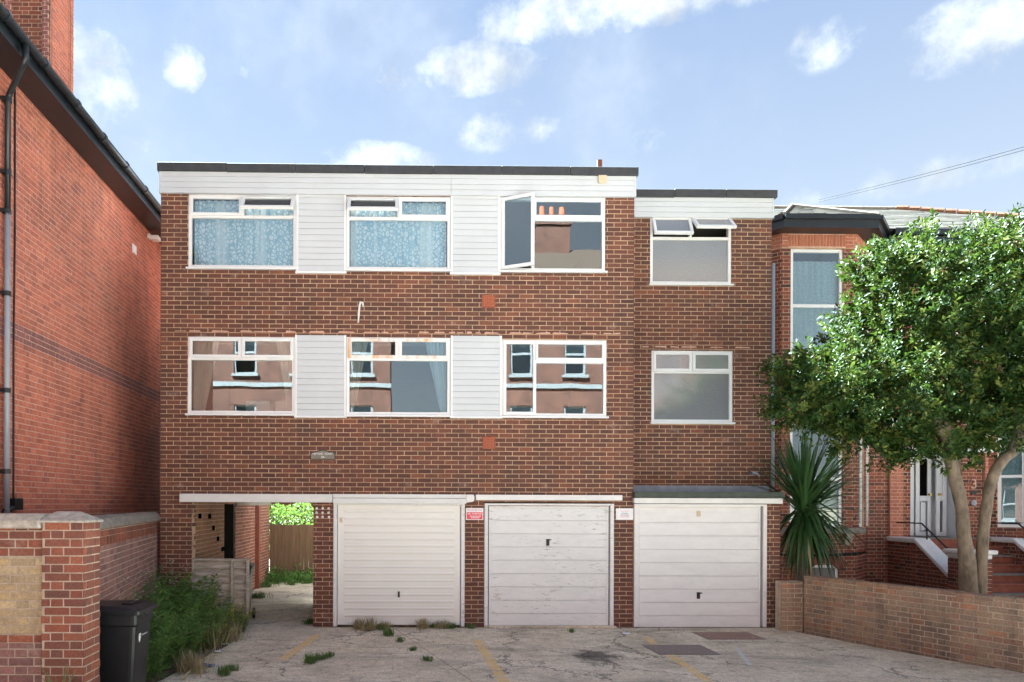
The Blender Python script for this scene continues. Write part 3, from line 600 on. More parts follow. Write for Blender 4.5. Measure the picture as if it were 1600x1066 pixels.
t = thing('parking_notice', 'red and white POLITE NOTICE NO PARKING sign on the brick pier', 'sign', pz(741, 812, 0)); q = px(728, 755, 794, 812.5); cx = (q[0]+q[1])/2; h = q[3]-q[2]
B('plate', 'sign_white', t, q[0], q[1], -.016, -.004, q[2], q[3], bevel=.003); B('red_panel', 'red_paint', t, q[0]+.012, q[1]-.012, -.018, -.0165, q[2]+.012, q[2]+h*.66)
text('POLITE NOTICE', .040, (cx, -.0185, q[2]+h*.83), 'ink_red', t, ext=.001, sx=.86); text('NO PARKING', .046, (cx, -.0205, q[2]+h*.52), 'sign_white', t, ext=.001, sx=.86)
for k, z_ in enumerate((.32, .18)):
    mb = MB(); x = -.08+.02*k
    while x < .075-.02*k: l = random.uniform(.012, .03); mb.box(cx+x, cx+x+l, -.0205, -.0185, q[2]+h*z_-.006, q[2]+h*z_+.006); x += l+.006
    mb.build('small_print', 'sign_white', t)
t = thing('white_notice', 'plain white notice board with faint small print on the brick pier', 'sign', pz(975, 812, 0)); q = px(962, 989, 794.5, 812.5); cx = (q[0]+q[1])/2; h = q[3]-q[2]
B('plate', 'sign_white', t, q[0], q[1], -.016, -.004, q[2], q[3], bevel=.003)
for z_, mt, wd, th_ in ((.76, 'ink_red', .07, .003), (.58, 'ink', .05, .005), (.42, 'ink', .068, .005), (.26, 'ink_red', .072, .005)):
    mb = MB(); x = -wd
    while x < wd: l = random.uniform(.008, .022); mb.box(cx+x, min(cx+x+l, cx+wd), -.018, -.016, q[2]+h*z_-th_, q[2]+h*z_+th_); x += l+.005
    mb.build('small_print', mt, t)
# curtains (hang inside the panes)
def curtain(name, q, Y, mat, lab, x0=None, x1=None, taper=0, amp=.02, wl_=.13, gid=None):
    a = q[0]+.06 if x0 is None else x0; b = q[1]-.06 if x1 is None else x1; mb = MB(); n = 90; rows = 8; vs = []
    for r_ in range(rows+1):
        z = q[2]+.06+(q[3]-q[2]-.1)*r_/rows; k = 1-r_/rows
        for i in range(n+1):
            s_ = i/n; x = a+(b-a)*s_
            if taper > 0: x = a+(b-a)*s_*(1-taper*k)
            elif taper < 0: x = b-(b-a)*(1-s_)*(1+taper*k)
            ph = 2*math.pi*(b-a)*s_/wl_; vs.append((x, Y+amp*math.sin(ph+.6*math.sin(ph*.37))+amp*.5*math.sin(ph*2.3+1), z))
    fs = [(r_*(n+1)+i, r_*(n+1)+i+1, (r_+1)*(n+1)+i+1, (r_+1)*(n+1)+i) for r_ in range(rows) for i in range(n)]
    mb.add(vs, fs); return tag(mb.build(name, mat, None, smooth=True), lab, 'curtain', gid)
curtain('net_curtain', W['T1'], .16, 'lace', 'leaf patterned lace net curtain in the top window beside the brick corner')
curtain('net_curtain', W['T2'], .16, 'lace', 'leaf patterned lace net curtain in the top window between two clad panels')
q = W['F1']; curtain('drape', q, .13, 'drape', 'beige drape in the first floor window beside the brick corner, outer side', q[0]+.06, q[0]+.5, .55, .03, .09); curtain('drape', q, .13, 'drape', 'narrow beige drape in the first floor window beside a clad panel', q[1]-.34, q[1]-.06, -.75, .03, .07)
q = W['F2']; curtain('drape', q, .13, 'drape', 'beige drape left of the rust stained window', q[0]+.06, q[0]+.36, .8, .03, .08); curtain('drape', q, .13, 'net', 'white drape right of the rust stained window', q[1]-.42, q[1]-.06, -.75, .03, .08)
# white cupboards in the room behind the first floor window
for a, b in ((384, 422), (430, 458)):
    p0, p1 = at(a, 643, 1.2), at(b, 627, 1.2); t = thing('cupboard', 'white cupboard inside the first floor room with drapes', 'cupboard', (p0.x, 1.2, 2.28), 'white cupboards in the first floor room')
    B('carcass', 'upvc', t, p0.x, p1.x, 1.2, 1.6, 2.281, p1.z, bevel=.006); B('door_panel', 'upvc', t, p0.x+.02, p1.x-.02, 1.18, 1.199, 2.3, p1.z-.05, bevel=.004)
# ================================================================== LEFT HOUSE
XW = -4.9; house = thing('brick_house', 'tall orange-red brick house wall with black eaves and gutter', 'house', (XW, 0, 0))
lw = Wall(house, 'brick_red', 'mortar_pink', 300); ZB0, ZB1 = 4.125, 4.35
lw.panel((XW, 0, 0), (0, 1, 0), -7.2, 3.3, 0, ZB0, bond='flemish', thick=.2); lw.panel((XW, 0, 0), (0, 1, 0), -7.2, 3.3, ZB1, 7.5, bond='flemish', thick=.2)
lw.panel((XW, -7.2, 0), (-1, 0, 0), 0, .0, 0, 0.05); lw.done('side_wall')
bw = Wall(house, 'brick_band', 'mortar_pink', 0); bw.panel((XW, 0, 0), (0, 1, 0), -7.2, 3.3, ZB0, ZB1, bond='flemish', thick=.2); bw.done('band_course')
MB().box(XW-7, XW-.2, -7.2, 3.3, 0, 7.5).build('house_body', 'far_brick', house); MB().box(XW-7, XW, 3.35, 11, 0, 7.5).build('rear_shade_block', 'far_brick', house)  # rear block is unseen, added behind the house to shade the passage
MB().box(XW-.1, XW+.40, -7.3, 3.4, 7.40, 7.43).build('soffit', 'black_gloss', house); MB().box(XW+.38, XW+.41, -7.3, 3.4, 7.36, 7.56).build('fascia', 'black_gloss', house)
g = MB(); gx, gz, n = XW+.47, 7.54, 8; pts = [(gx+.06*math.cos(a), gz+.06*math.sin(a)) for a in [math.pi+math.pi*i/n for i in range(n+1)]]+[(gx+.05*math.cos(a), gz+.05*math.sin(a)) for a in [2*math.pi-math.pi*i/n for i in range(n+1)]]
g.prism(pts, -7.3, 3.4, 'y'); g.v = [(x, y, z) for x, y, z in g.v]; go = g.build('gutter', 'black_gloss', house)
for y in [-6.5+i*.9 for i in range(11)]: MB().tube([(gx, y-.03, gz-.005), (gx, y+.03, gz-.005)], .066, 14).build('gutter_clip', 'black_gloss', house)
MB().prism([(XW+.45, 7.6), (XW-4.5, 11.7), (XW-9.5, 7.6)], -7.3, 3.4).build('roof', 'slate', house)
yd = XW*-1*F/(AX-14-6)-D; yg = (-gx)*F/(AX-14-42)-D
MB().tube([(gx, yg, gz-.03), (gx, yg, gz-.2), (gx-.03, yg+.01, gz-.27), (XW+.11, yd-.02, gz-.42), (XW+.07, yd, gz-.5), (XW+.07, yd, 5.6)], .036, 10).build('downpipe', 'black_gloss', house, smooth=True)
MB().tube([(XW+.07, yd, 5.62), (XW+.07, yd, 1.6)], .036, 10).build('lower_downpipe', 'grey_pipe', house, smooth=True)
for z in (7.0, 6.1, 5.62, 4.6, 3.4, 2.4): MB().tube([(XW+.07, yd, z), (XW+.07, yd, z+.06)], .046, 10).box(XW, XW+.07, yd-.06, yd+.06, z+.01, z+.05).build('pipe_clip', 'black_gloss', house)
yc = -XW*F/(AX-14-24)-D; MB().tube([(XW+.012, yc, 7.4), (XW+.014, yc+.01, 5.5), (XW+.012, yc-.01, 4.0), (XW+.012, yc, 2.05)], .012, 6).build('cable', 'black_plastic', house)
MB().box(XW, XW+.1, yc-.12, yc+.08, 1.95, 2.1).tube([(XW+.06, yc-.3, 1.93), (XW+.06, yc-.1, 1.98)], .04, 8).build('junction_box', 'black_plastic', house, bevel=.01)
yl = -XW*F/(AX-14-232)-D; zl = at(232, 370, yl).z; MB().box(XW, XW+.05, yl-.05, yl+.1, zl-.04, zl+.05).box(XW+.05, XW+.2, yl-.02, yl+.16, zl-.05, zl+.03).build('flood_light', 'sign_white', house, bevel=.01)
yl = -XW*F/(AX-14-210)-D; zl = at(210, 390, yl).z; B('wall_vent', 'sign_white', house, XW, XW+.02, yl-.09, yl+.09, zl-.08, zl+.08)
# chimney
xc1, yc0 = -6.23, 1.0; cw = Wall(house, 'brick_villa', 'mortar_buff', 0)
cw.panel((0, yc0, 0), (1, 0, 0), xc1-1.9, xc1, 8.3, 12.6, bond='flemish', thick=.3)
cw.done('chimney')
cr = Wall(house, 'brick_red', 'mortar_pink', 0); cr.panel((xc1, yc0, 0), (0, 1, 0), 0, .85, 8.3, 12.6, bond='flemish'); cr.panel((xc1+.04, yc0, 0), (0, 1, 0), 0, .10, 8.3, 12.6); cr.panel((xc1+.04, yc0, 0), (0, 1, 0), .74, .85, 8.3, 12.6); cr.done('chimney_side')
for a in (xc1-.13, xc1-.80): cq = Wall(house, 'brick_band', 'mortar_pink', 0); cq.panel((0, yc0-.035, 0), (1, 0, 0), a, a+.12, 8.3, 12.6, bond='english'); cq.done('chimney_strip')
MB().box(xc1-1.9, xc1-.02, yc0+.05, yc0+.85, 8.0, 12.6).build('chimney_core', 'far_brick', house)
# ================================================================== LEFT GARDEN WALL + PILLAR
gw = thing('garden_wall', 'old red and yellow brick garden wall with a stone capped pillar', 'wall', (-3.1, -5.6, 0)); yp = -5.62
xa, xb = X(65, yp), X(133, yp); wz = Z(826, yp, 60)
pl = Wall(gw, 'brick_wall_red', 'mortar_grey', 300)
pl.panel((0, yp, 0), (1, 0, 0), xa, xb, 0, Z(817, yp, 100), bond='flemish', thick=.3, uoff=.03); pl.panel((xb, yp, 0), (0, 1, 0), 0, .34, 0, Z(817, yp, 100), bond='flemish', thick=.2)
zy0, zy1 = Z(993, yp, 30), Z(870, yp, 30)
pl.panel((0, yp+.03, 0), (1, 0, 0), xa-3, xa, zy1, wz, bond='flemish', thick=.25); pl.panel((0, yp+.03, 0), (1, 0, 0), xa-3, xa, zy0-.075, zy0, thick=.25)
A_, B_ = Vector((xb-.31, yp+.32, 0)), Vector((XL-.03, -.03, 0)); dv = (B_-A_); ln = dv.length; dv.normalize()
pl.panel(A_, dv, 0, .5, 0, 1.76, bond='flemish', thick=.25); pl.panel(A_, dv, .5, ln, 1.66, 1.76, bond='flemish', thick=.25)
pl.done('pillar')
st_ = Wall(gw, 'brick_stock', 'mortar_grey', 60); st_.panel((0, yp+.055, 0), (1, 0, 0), xa-3, xa, zy0, zy1, bond='flemish', thick=.2); st_.done('yellow_panel')
pu = Wall(gw, 'brick_purple', 'mortar_grey', 300); pu.panel((0, yp+.03, 0), (1, 0, 0), xa-3, xa, 0, zy0-.075, bond='flemish', thick=.25)
pu.panel(A_, dv, .5, ln, 0, 1.56, bond='flemish', thick=.2); pu.done('side_wall')
nrm = Vector((dv.y, -dv.x, 0)); de = MB()
for i in range(int((ln-.5)/.17)):
    u = .55+i*.17; q = [A_+dv*a+nrm*b+Vector((0, 0, c)) for c in (1.56, 1.66) for b in (-.15, .0) for a in (u, u+.1)]; de = MB(); de.add(q, [(0, 2, 3, 1), (4, 5, 7, 6), (0, 1, 5, 4), (2, 6, 7, 3), (0, 4, 6, 2), (1, 3, 7, 5)]); de.build('dentil', 'brick_wall_red', gw)
MB().add([A_+dv*a+nrm*b+Vector((0, 0, c)) for c in (1.56, 1.66) for b in (-.2, -.06) for a in (.5, ln)], [(2, 6, 7, 3)]) if 0 else None
bk = MB(); bk.add([A_+dv*a+nrm*b+Vector((0, 0, c)) for c in (1.5, 1.70) for b in (-.25, -.11) for a in (.5, ln)], [(0, 2, 3, 1), (4, 5, 7, 6), (0, 1, 5, 4), (2, 6, 7, 3), (0, 4, 6, 2), (1, 3, 7, 5)]); bk.build('recess', 'stone_dark', gw)  # coloured dark so the shade between the dentils is in the material
nC = int(ln/.085)
for i in range(nC):                                   # rounded brick-on-edge coping
    u = i*ln/nC; pr = [(.05, 1.76), (.055, 1.80), (.02, 1.87), (-.06, 1.905), (-.14, 1.87), (-.17, 1.80), (-.17, 1.76)]; mb = MB(); k = len(pr); e = ln/nC-.008; dz = random.uniform(-.004, .004)
    mb.add([A_+dv*uu+nrm*n_+Vector((0, 0, z_+dz)) for uu in (u, u+e) for n_, z_ in pr], [tuple(range(k)), tuple(range(2*k-1, k-1, -1))]+[(j, j+k, (j+1) % k+k, (j+1) % k) for j in range(k)]); mb.build('coping_brick', 'stone_dark', gw)
zc = Z(817, yp, 100); cxp = (xa+xb)/2
mb = MB(); e = .02; mb.add([(xa-e, yp-e, zc), (xb+e, yp-e, zc), (xb+e, yp+.36, zc), (xa-e, yp+.36, zc), (xa-e, yp-e, zc+.02), (xb+e, yp-e, zc+.02), (xb+e, yp+.36, zc+.02), (xa-e, yp+.36, zc+.02), (xa+.05, yp+.17, zc+.10), (xb-.11, yp+.17, zc+.10)],
       [(3, 2, 1, 0), (0, 1, 5, 4), (1, 2, 6, 5), (2, 3, 7, 6), (3, 0, 4, 7), (4, 5, 9, 8), (5, 6, 9), (6, 7, 8, 9), (7, 4, 8)]); mb.build('pillar_cap', 'stone', gw, bevel=.008)
for x0, x1 in ((xa-.46, xa-.006), (xa-1.2, xa-.466), (xa-2, xa-1.21), (xa-3, xa-2.01)): MB().prism([(yp-.03, wz), (yp-.03, wz+.07), (yp+.05, wz+.13), (yp+.25, wz+.13), (yp+.3, wz)], x0, x1, 'x').build('coping_stone', 'stone', gw, bevel=.012)
# ================================================================== RIGHT LOW WALL
rw = thing('low_wall', 'low weathered brown brick wall flaring out from the garages to the pavement', 'wall', (6.6, -.3, 0)); R0, R1 = Vector((X(1254, -.3), -.33, 0)), Vector((7.62, -3.05, 0))
rl = Wall(rw, 'brick_brown', 'mortar_grey', 300); dv = R1-R0; ln = dv.length; dv = dv.normalized(); ext = ln+2.2
rl.panel(R0, dv, 0.012, ext, -.06, .84, bond='flemish', thick=.2, rough=.005); rl.done('wall')
r2 = Wall(rw, 'brick_brown', 'mortar_grey', 40); r2.panel((0, -.33, 0), (1, 0, 0), X(1220, -.3)-.0, R0.x+.004, -.06, .80, thick=.2); r2.done('return_wall')
nrm = Vector((dv.y, -dv.x, 0)); nC = int(ext/.2275)
for i in range(nC):
    u = i*ext/nC; dz = random.uniform(-.006, .006); mb = MB(); mb.add([R0+dv*a+nrm*b+Vector((0, 0, c+dz)) for c in (.842, .90) for b in (-.205, .004) for a in (u+.005, u+ext/nC-.005)], [(0, 2, 3, 1), (4, 5, 7, 6), (0, 1, 5, 4), (2, 6, 7, 3), (0, 4, 6, 2), (1, 3, 7, 5)]); mb.build('coping_brick', 'brick_brown', rw, bevel=.008)
cm_ = MB(); cm_.add([R0+dv*a+nrm*b+Vector((0, 0, c)) for c in (.84, .888) for b in (-.195, -.006) for a in (.01, ext)], [(0, 2, 3, 1), (4, 5, 7, 6), (0, 1, 5, 4), (2, 6, 7, 3), (0, 4, 6, 2), (1, 3, 7, 5)]); cm_.build('coping_mortar', 'mortar_grey', rw)
sheet('front_garden', [(6.72, .02), (6.9, .9), (7.0, 3.3), (22, 3.6), (22, -3), (8.4, -5), (7.9, -3.1), (6.75, -.2)], .03, 'soil')
# ================================================================== VILLA ON THE RIGHT
villa = thing('villa', 'dark red brick house with canted bays, slate roof and white front door', 'house', (10, 3.65, 0)); YB, YM = 3.0, 3.65
ZE = 7.74; vw = Wall(villa, 'brick_villa', 'mortar_buff', 300)
class Multi:
    def panel(s, *a, **k): w_ = Wall(villa, 'brick_orange', 'mortar_pink', 24); w_.panel(*a, **k); w_.done('orange_brick')
vo = Multi()
vx = lambda p_, Y=YM: X(p_, Y, 700)
DX0, DX1, DZ0, DZ1 = vx(1423), vx(1503), 1.35, 3.22
def bay(cx_, full=True):
    a, b, c = cx_-.80, cx_+.80, .65
    ww = (a+.20, b-.29) if full else (a+.25, b-.25)
    UW, LW, BW = (ww[0], ww[1], 5.22, 7.42), (ww[0], ww[1], 1.59, 3.78), (a+.62, b-.36, .30, .80)
    vw.panel((0, YB, 0), (1, 0, 0), a, b, 0, 7.44, [UW, LW, BW], bond='flemish')
    for s_, P0, U_ in ((-1, Vector((a-c, YM, 0)), (1, -1, 0)), (1, Vector((b, YB, 0)), (1, 1, 0))):
        hs = [(.24, .70, 5.22, 7.42), (.24, .70, 1.59, 3.78)]; vw.panel(P0, U_, 0.004, c*1.414-.004, 0, 7.44, hs, bond='flemish'); vo.panel(P0, U_, .004, c*1.414-.004, 7.44, ZE, bond='english')
        Uv = Vector(U_).normalized(); Nv = Vector((Uv.y, -Uv.x, 0))
        for h in hs:
            def tf(v, P0=P0, Uv=Uv, Nv=Nv): return P0+Uv*v.x-Nv*v.y+Vector((0, 0, v.z))
            wn = MB().ring(h[0], h[1], h[2], h[3], .06, .05, .1, tf).box(h[0]+.06, h[1]-.06, .05, .1, (h[2]+h[3])/2-.03, (h[2]+h[3])/2+.03, tf).build('window', 'upvc', villa); MB().box(h[0]+.06, h[1]-.06, .07, .076, h[2]+.06, h[3]-.06, tf).build('pane', 'glass_villa', wn); MB().box(h[0]+.02, h[1]-.02, .14, .16, h[2]+.02, h[3]-.02, tf).build('blind', 'net', wn)
    # soldier course over the upper window
    n = 18; xw = (ww[1]-ww[0]+.1)/n
    for i in range(n): MB().box(ww[0]-.05+i*xw+.007, ww[0]-.05+(i+1)*xw-.007, YB-.002, YB+.09, 7.47, 7.71).build('soldier_brick', 'brick_orange', villa, bevel=.003)
    MB().box(ww[0]-.06, ww[1]+.06, YB+.006, YB+.1, 7.44, ZE).build('lintel', 'mortar_pink', villa); vo.panel((0, YB, 0), (1, 0, 0), a, ww[0]-.05, 7.44, ZE, bond='flemish'); vo.panel((0, YB, 0), (1, 0, 0), ww[1]+.05, b, 7.44, ZE, bond='flemish')
    for h, bl in ((UW, 'net'), (LW, 'blind')):
        zm = h[2]+(h[3]-h[2])*.46
        wn = MB().ring(h[0]+.002, h[1]-.002, h[2]+.002, h[3]-.002, .065, YB+.03, YB+.10).box(h[0]+.065, h[1]-.065, YB+.03, YB+.1, zm-.035, zm+.035).build('window', 'upvc', villa, bevel=.008)
        MB().box(h[0]+.065, h[1]-.065, YB+.06, YB+.066, h[2]+.065, h[3]-.065).build('pane', 'glass_villa', wn)
        top = h[3]-.22 if bl == 'net' else zm-.02
        cmb = MB(); n = 40; cmb.add([(h[0]+.03+(h[1]-h[0]-.06)*i/n, YB+.15+(.012*math.sin(i*1.3) if bl == 'net' else 0), z_) for z_ in (h[2], top) for i in range(n+1)], [(i, i+1, n+2+i, n+1+i) for i in range(n)]); cmb.build('blind', bl, wn, smooth=True)
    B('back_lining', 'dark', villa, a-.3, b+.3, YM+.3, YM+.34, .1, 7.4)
    wn = MB().ring(BW[0]+.002, BW[1]-.002, BW[2], BW[3]-.002, .06, YB+.04, YB+.1).build('window', 'upvc', villa); B('blind', 'plaster', wn, BW[0]+.06, BW[1]-.06, YB+.07, YB+.08, BW[2]+.06, BW[3]-.06)
    n = 9
    for i in range(n):
        a0_, a1_ = math.pi*(.22+.56*i/n), math.pi*(.22+.56*(i+1)/n)-.02; cz = BW[3]-.38; cxx = (BW[0]+BW[1])/2
        MB().prism([(cxx+r_*math.cos(t_), cz+r_*math.sin(t_)) for r_, t_ in ((.42, a0_), (.64, a0_), (.64, a1_), (.42, a1_))], YB-.006, YB+.03).build('arch_brick', 'brick_villa', villa)
    MB().box(a-.1, b+.12, YB-.14, YB+.05, 1.46, 1.585).build('sill', 'stone_dark', villa, bevel=.012)
    for xx in (a+.2, b-.2): MB().prism([(YB-.12, 1.46), (YB-.10, 1.36), (YB-.02, 1.22), (YB, 1.22), (YB, 1.46)], xx-.07, xx+.07, 'x').build('bracket', 'stone', villa)
    # eaves and hipped roof
    o = .42; k = o*.414; ez0, ez1 = 7.70, 7.95
    ring = [(a-c-o*.0-.42, YM-.05), (a-k, YB-o), (b+k, YB-o), (b+c+.42, YM-.05)]; inn = [(a-c, YM-.05), (a-.01, YB+.02), (b+.01, YB+.02), (b+c, YM-.05)]
    MB().add([], []); sf = MB(); sf.add([(x_, y_, ez0+.03) for x_, y_ in ring+inn], [(0, 1, 5, 4), (1, 2, 6, 5), (2, 3, 7, 6)]); sf.build('soffit', 'black_gloss', villa)
    fb = MB()
    for i in range(3):
        (xa_, ya_), (xb_, yb_) = ring[i], ring[i+1]; d_ = Vector((xb_-xa_, yb_-ya_, 0)).normalized(); n_ = Vector((d_.y, -d_.x, 0))
        for z0_, z1_, off in ((ez0, ez1-.08, 0), (ez1-.09, ez1, .07)): fb.add([Vector((x_, y_, z_))+n_*q_ for z_ in (z0_, z1_) for q_ in (-.02, off+.005) for x_, y_ in ((xa_, ya_), (xb_, yb_))], [(0, 2, 3, 1), (4, 5, 7, 6), (0, 1, 5, 4), (2, 6, 7, 3), (0, 4, 6, 2), (1, 3, 7, 5)])
    fb.build('fascia', 'black_gloss', villa)
    ap = Vector((cx_, 4.05, 8.74)); bkp = Vector((cx_, 5.2, 8.74)); P_ = [Vector((x_, y_, ez1)) for x_, y_ in ring]
    sm = MB(); slates(sm, P_[1], P_[2], ap+Vector((-.05, 0, 0)), ap+Vector((.05, 0, 0)), 9); slates(sm, P_[2], P_[3]+Vector((0, .9, 0)), ap, bkp, 9); slates(sm, P_[0]+Vector((0, .9, 0)), P_[1], bkp, ap, 9)
    tag(sm.build('bay_slates', 'slate', villa), kind='stuff')
    for e_ in (P_[1], P_[2]): MB().tube([e_+Vector((0, 0, .03)), ap+Vector((0, 0, .03))], .035, 6).build('hip_roll', 'stone_dark', villa)
def slates(mb, e0, e1, t0, t1, rows, wd=.27):
    nrm_ = (e1-e0).cross(t0-e0).normalized()
    if nrm_.z < 0: nrm_ = -nrm_
    for r_ in range(rows):
        k0, k1 = r_/rows, min(1, (r_+1.25)/rows); L0, R0_ = e0.lerp(t0, k0), e1.lerp(t1, k0); L1, R1_ = e0.lerp(t0, k1), e1.lerp(t1, k1); n = max(1, int((R0_-L0).length/wd))
        for i in range(n):
            s0, s1 = i/n, (i+1)/n-.012/max(.2, (R0_-L0).length)
            lift = nrm_*(.018+random.uniform(0, .006)); p_ = [L0.lerp(R0_, s0)+lift, L0.lerp(R0_, s1)+lift, L1.lerp(R1_, s1)+nrm_*.004, L1.lerp(R1_, s0)+nrm_*.004]; q_ = [p_[0]-nrm_*.012, p_[1]-nrm_*.012]
            mb.add(p_+q_, [(0, 1, 2, 3), (4, 5, 1, 0)])
BX1, BX2 = 8.83, 14.3
bay(BX1); bay(BX2)
xe = BX1+.8+.65; xs2 = BX2-.8-.65
vw.panel((0, YM, 0), (1, 0, 0), 6.9, BX1-1.45, 0, ZE, bond='flemish')
vw.panel((0, YM, 0), (1, 0, 0), xe, xs2, 0, ZE, [(DX0, DX1, DZ0, DZ1)], bond='flemish')
vw.panel((0, YM, 0), (1, 0, 0), BX2+1.45, 19, 0, ZE, bond='flemish')
# brick pilasters beside the door with white plaster capitals
for pa in (1388, 1536):
    x0 = vx(pa); vo.panel((0, YM-.06, 0), (1, 0, 0), x0, x0+.3, 1.35, 3.2, bond='flemish', thick=.06)
    MB().box(x0-.04, x0+.34, YM-.12, YM, 3.2, 3.3).box(x0+.0, x0+.3, YM-.08, YM, 3.3, 3.85).box(x0-.06, x0+.36, YM-.14, YM, 3.85, 3.95).build('capital', 'white_paint', villa, bevel=.012)
MB().box(vx(1410), vx(1536), YM-.10, YM-.001, 3.225, 3.32).build('door_head', 'white_paint', villa, bevel=.01)
vw.done('wall')
B('gutter', 'black_gloss', villa, xe+.3, xs2-.3, YM-.45, YM-.36, 7.82, 7.95); B('eaves_board', 'black_gloss', villa, xe+.2, xs2-.2, YM-.38, YM-.001, 7.66, 7.80)
rs = MB(); e0, e1 = Vector((6.9, YM-.42, 7.93)), Vector((17.2, YM-.42, 7.93)); t0, t1 = Vector((6.9, 6.3, 9.62)), Vector((12.75, 6.3, 9.62)); slates(rs, e0, e1, t0, t1, 15, .3); tag(rs.build('roof_slates', 'slate', villa), kind='stuff')
MB().add([], []); rb = MB(); rb.add([e0, e1, t1, t0, Vector((6.9, 9, 7.9)), Vector((17.2, 9, 7.9))], [(0, 1, 2, 3), (3, 2, 5, 4), (1, 5, 2), (0, 3, 4)]); rb.v = [(x, y, z-.02) for x, y, z in rb.v]; rb.build('roof', 'slate', villa)
n = 22
for i in range(n):
    p0, p1 = t1.lerp(e1, i/n), t1.lerp(e1, (i+.96)/n); MB().tube([p0+Vector((0, 0, .02)), p1+Vector((0, 0, .035))], .085, 8).build('ridge_tile', 'ridge_tile', villa)
MB().tube([t0+Vector((0, 0, .02)), t1+Vector((0, 0, .02))], .06, 6).build('ridge', 'stone_dark', villa)
MB().box(7.55, 7.85, 3.3, 3.9, 8.0, 8.62).build('party_wall_end', 'white_paint', villa, bevel=.02)
# porch recess, doors, number
B('porch_floor', 'stone_dark', villa, DX0, DX1, YM-.1, YM+.62, DZ0-.1, DZ0-.002); MB().box(6.95, 19, 8.8, 9, 0, 7.85).box(6.95, 7.05, YM+.12, 8.8, 0, 7.85).box(18.9, 19, YM+.12, 8.8, 0, 7.85).build('rear_walls', 'far_brick', villa); B('porch_back', 'door_white', villa, DX0, DX1, YM+.62, YM+.68, DZ0, DZ1); MB().box(DX0-.03, DX0, YM+.09, YM+.65, DZ0, DZ1).box(DX1, DX1+.03, YM+.09, YM+.65, DZ0, DZ1).box(DX0, DX1, YM+.09, YM+.65, DZ1, DZ1+.03).build('porch_lining', 'door_white', villa)
def pdoor(x0, x1, y, glass_):
    z0, z1 = DZ0+.02, DZ1-.03; st2 = .09; dm = MB(); dm.ring(x0, x1, z0, z1, st2, y, y+.045).box(x0+st2, x1-st2, y, y+.045, z0+.78, z0+.9); d_ = dm.build('front_door', 'door_white', villa, bevel=.006)
    MB().box(x0+st2, x1-st2, y+.02, y+.03, z0+.9, z1-st2).build('pane', 'dark' if glass_ else 'door_white', d_); MB().box(x0+st2+.03, x1-st2-.03, y+.012, y+.04, z0+st2+.03, z0+.75).build('panel', 'door_white', d_, bevel=.01)
    return d_
xm_ = DX0+(DX1-DX0)*.42; d_ = pdoor(DX0+.02, xm_, YM+.55, True); B('letterbox', 'metal_dark', d_, DX0+.14, DX0+.36, YM+.535, YM+.549, DZ0+.80, DZ0+.86)
d_ = pdoor(xm_+.02, DX1-.28, YM+.52, True); MB().tube([(DX1-.33, YM+.46, DZ0+.95), (DX1-.33, YM+.52, DZ0+.95)], .03, 10).build('knob', 'brass', d_)
d_ = pdoor(DX1-.26, DX1-.02, YM+.40, False); MB().tube([(DX1-.2, YM+.34, DZ0+.95), (DX1-.2, YM+.4, DZ0+.95)], .03, 10).build('knob', 'brass', d_)
text('3', .30, (vx(1521), YM-.012, Z(757, YM, 1521)), 'mortar_pink', villa, ext=.012)
zb = Z(786, YM, 1521); MB().tube([(vx(1521), YM-.03, zb), (vx(1521), YM, zb)], .06, 14).tube([(vx(1521), YM-.045, zb), (vx(1521), YM-.03, zb)], .025, 10).build('door_bell', 'grey_pipe', villa); B('mail_slot', 'metal_dark', villa, vx(1517), vx(1525), YM-.02, YM-.001, Z(773, YM, 1521), Z(767, YM, 1521))
MB().tube([(vx(1352), YM-.05, 1.6), (vx(1352), YM-.05, 7.6)], .035, 10).build('downpipe', 'upvc', villa, smooth=True); MB().tube([(vx(1582), YM-.02, 1.5), (vx(1582), YM-.02, 7)], .015, 6).build('cable', 'black_plastic', villa)
MB().tube([(7.9, YB-.03, 1.02), (8.8, YB-.05, 1.0), (9.6, YB-.03, 1.04), (10.2, YM-.05, 1.03)], .03, 6).build('conduit', 'black_plastic', villa)
B('sill', 'stone_dark', villa, vx(1562), xs2+.2, YM-.14, YM-.001, 1.46, 1.56)
# steps with flank walls
stp = thing('front_steps', 'red tiled front steps between brick flank walls with white copings', 'steps', (11.8, 2.6, 0)); xf0, xf1 = 10.75, 12.83
for xf in (xf0, xf1):
    fl = Wall(stp, 'brick_villa', 'mortar_grey', 120)
    def prof(y): return 1.27 if y > 2.79 else max(.2, 1.27-(2.79-y)*.71)
    fl.panel((xf, 0, 0), (0, -1, 0), -YM+.01, -2.79, 0, 1.27, bond='flemish') if 0 else None
    n = 8
    fl.panel((xf+.0, YM-.005, 0), (0, -1, 0), 0, YM-2.79, 0, 1.27, bond='flemish')
    for i in range(n):
        ya = 2.79-i*.106; fl.panel((xf, ya, 0), (0, -1, 0), 0, .106, 0, prof(ya-.106), bond='flemish')
    MB().prism([(YM-.005, 1.275), (2.78, 1.275), (1.86, .63), (1.86, .73), (2.79, 1.375), (YM-.005, 1.375)], xf-.06, xf+.28, 'x').build('coping', 'white_paint', stp, bevel=.02)
    MB().box(xf+.02, xf+.2, 1.95, YM-.01, 0, .5).build('core', 'mortar_grey', stp)
    fl.done('flank_wall')
for i in range(8):
    y0 = 1.55+i*.26; z1 = .17*(i+1); MB().box(xf0+.25, xf1, y0, YM-.002, z1-.17, z1-.035).build('riser', 'step_red', stp); MB().box(xf0+.25, xf1, y0-.03, y0+.27, z1-.034, z1).build('tread', 'stone_dark' if i % 2 else 'step_red', stp, bevel=.012)
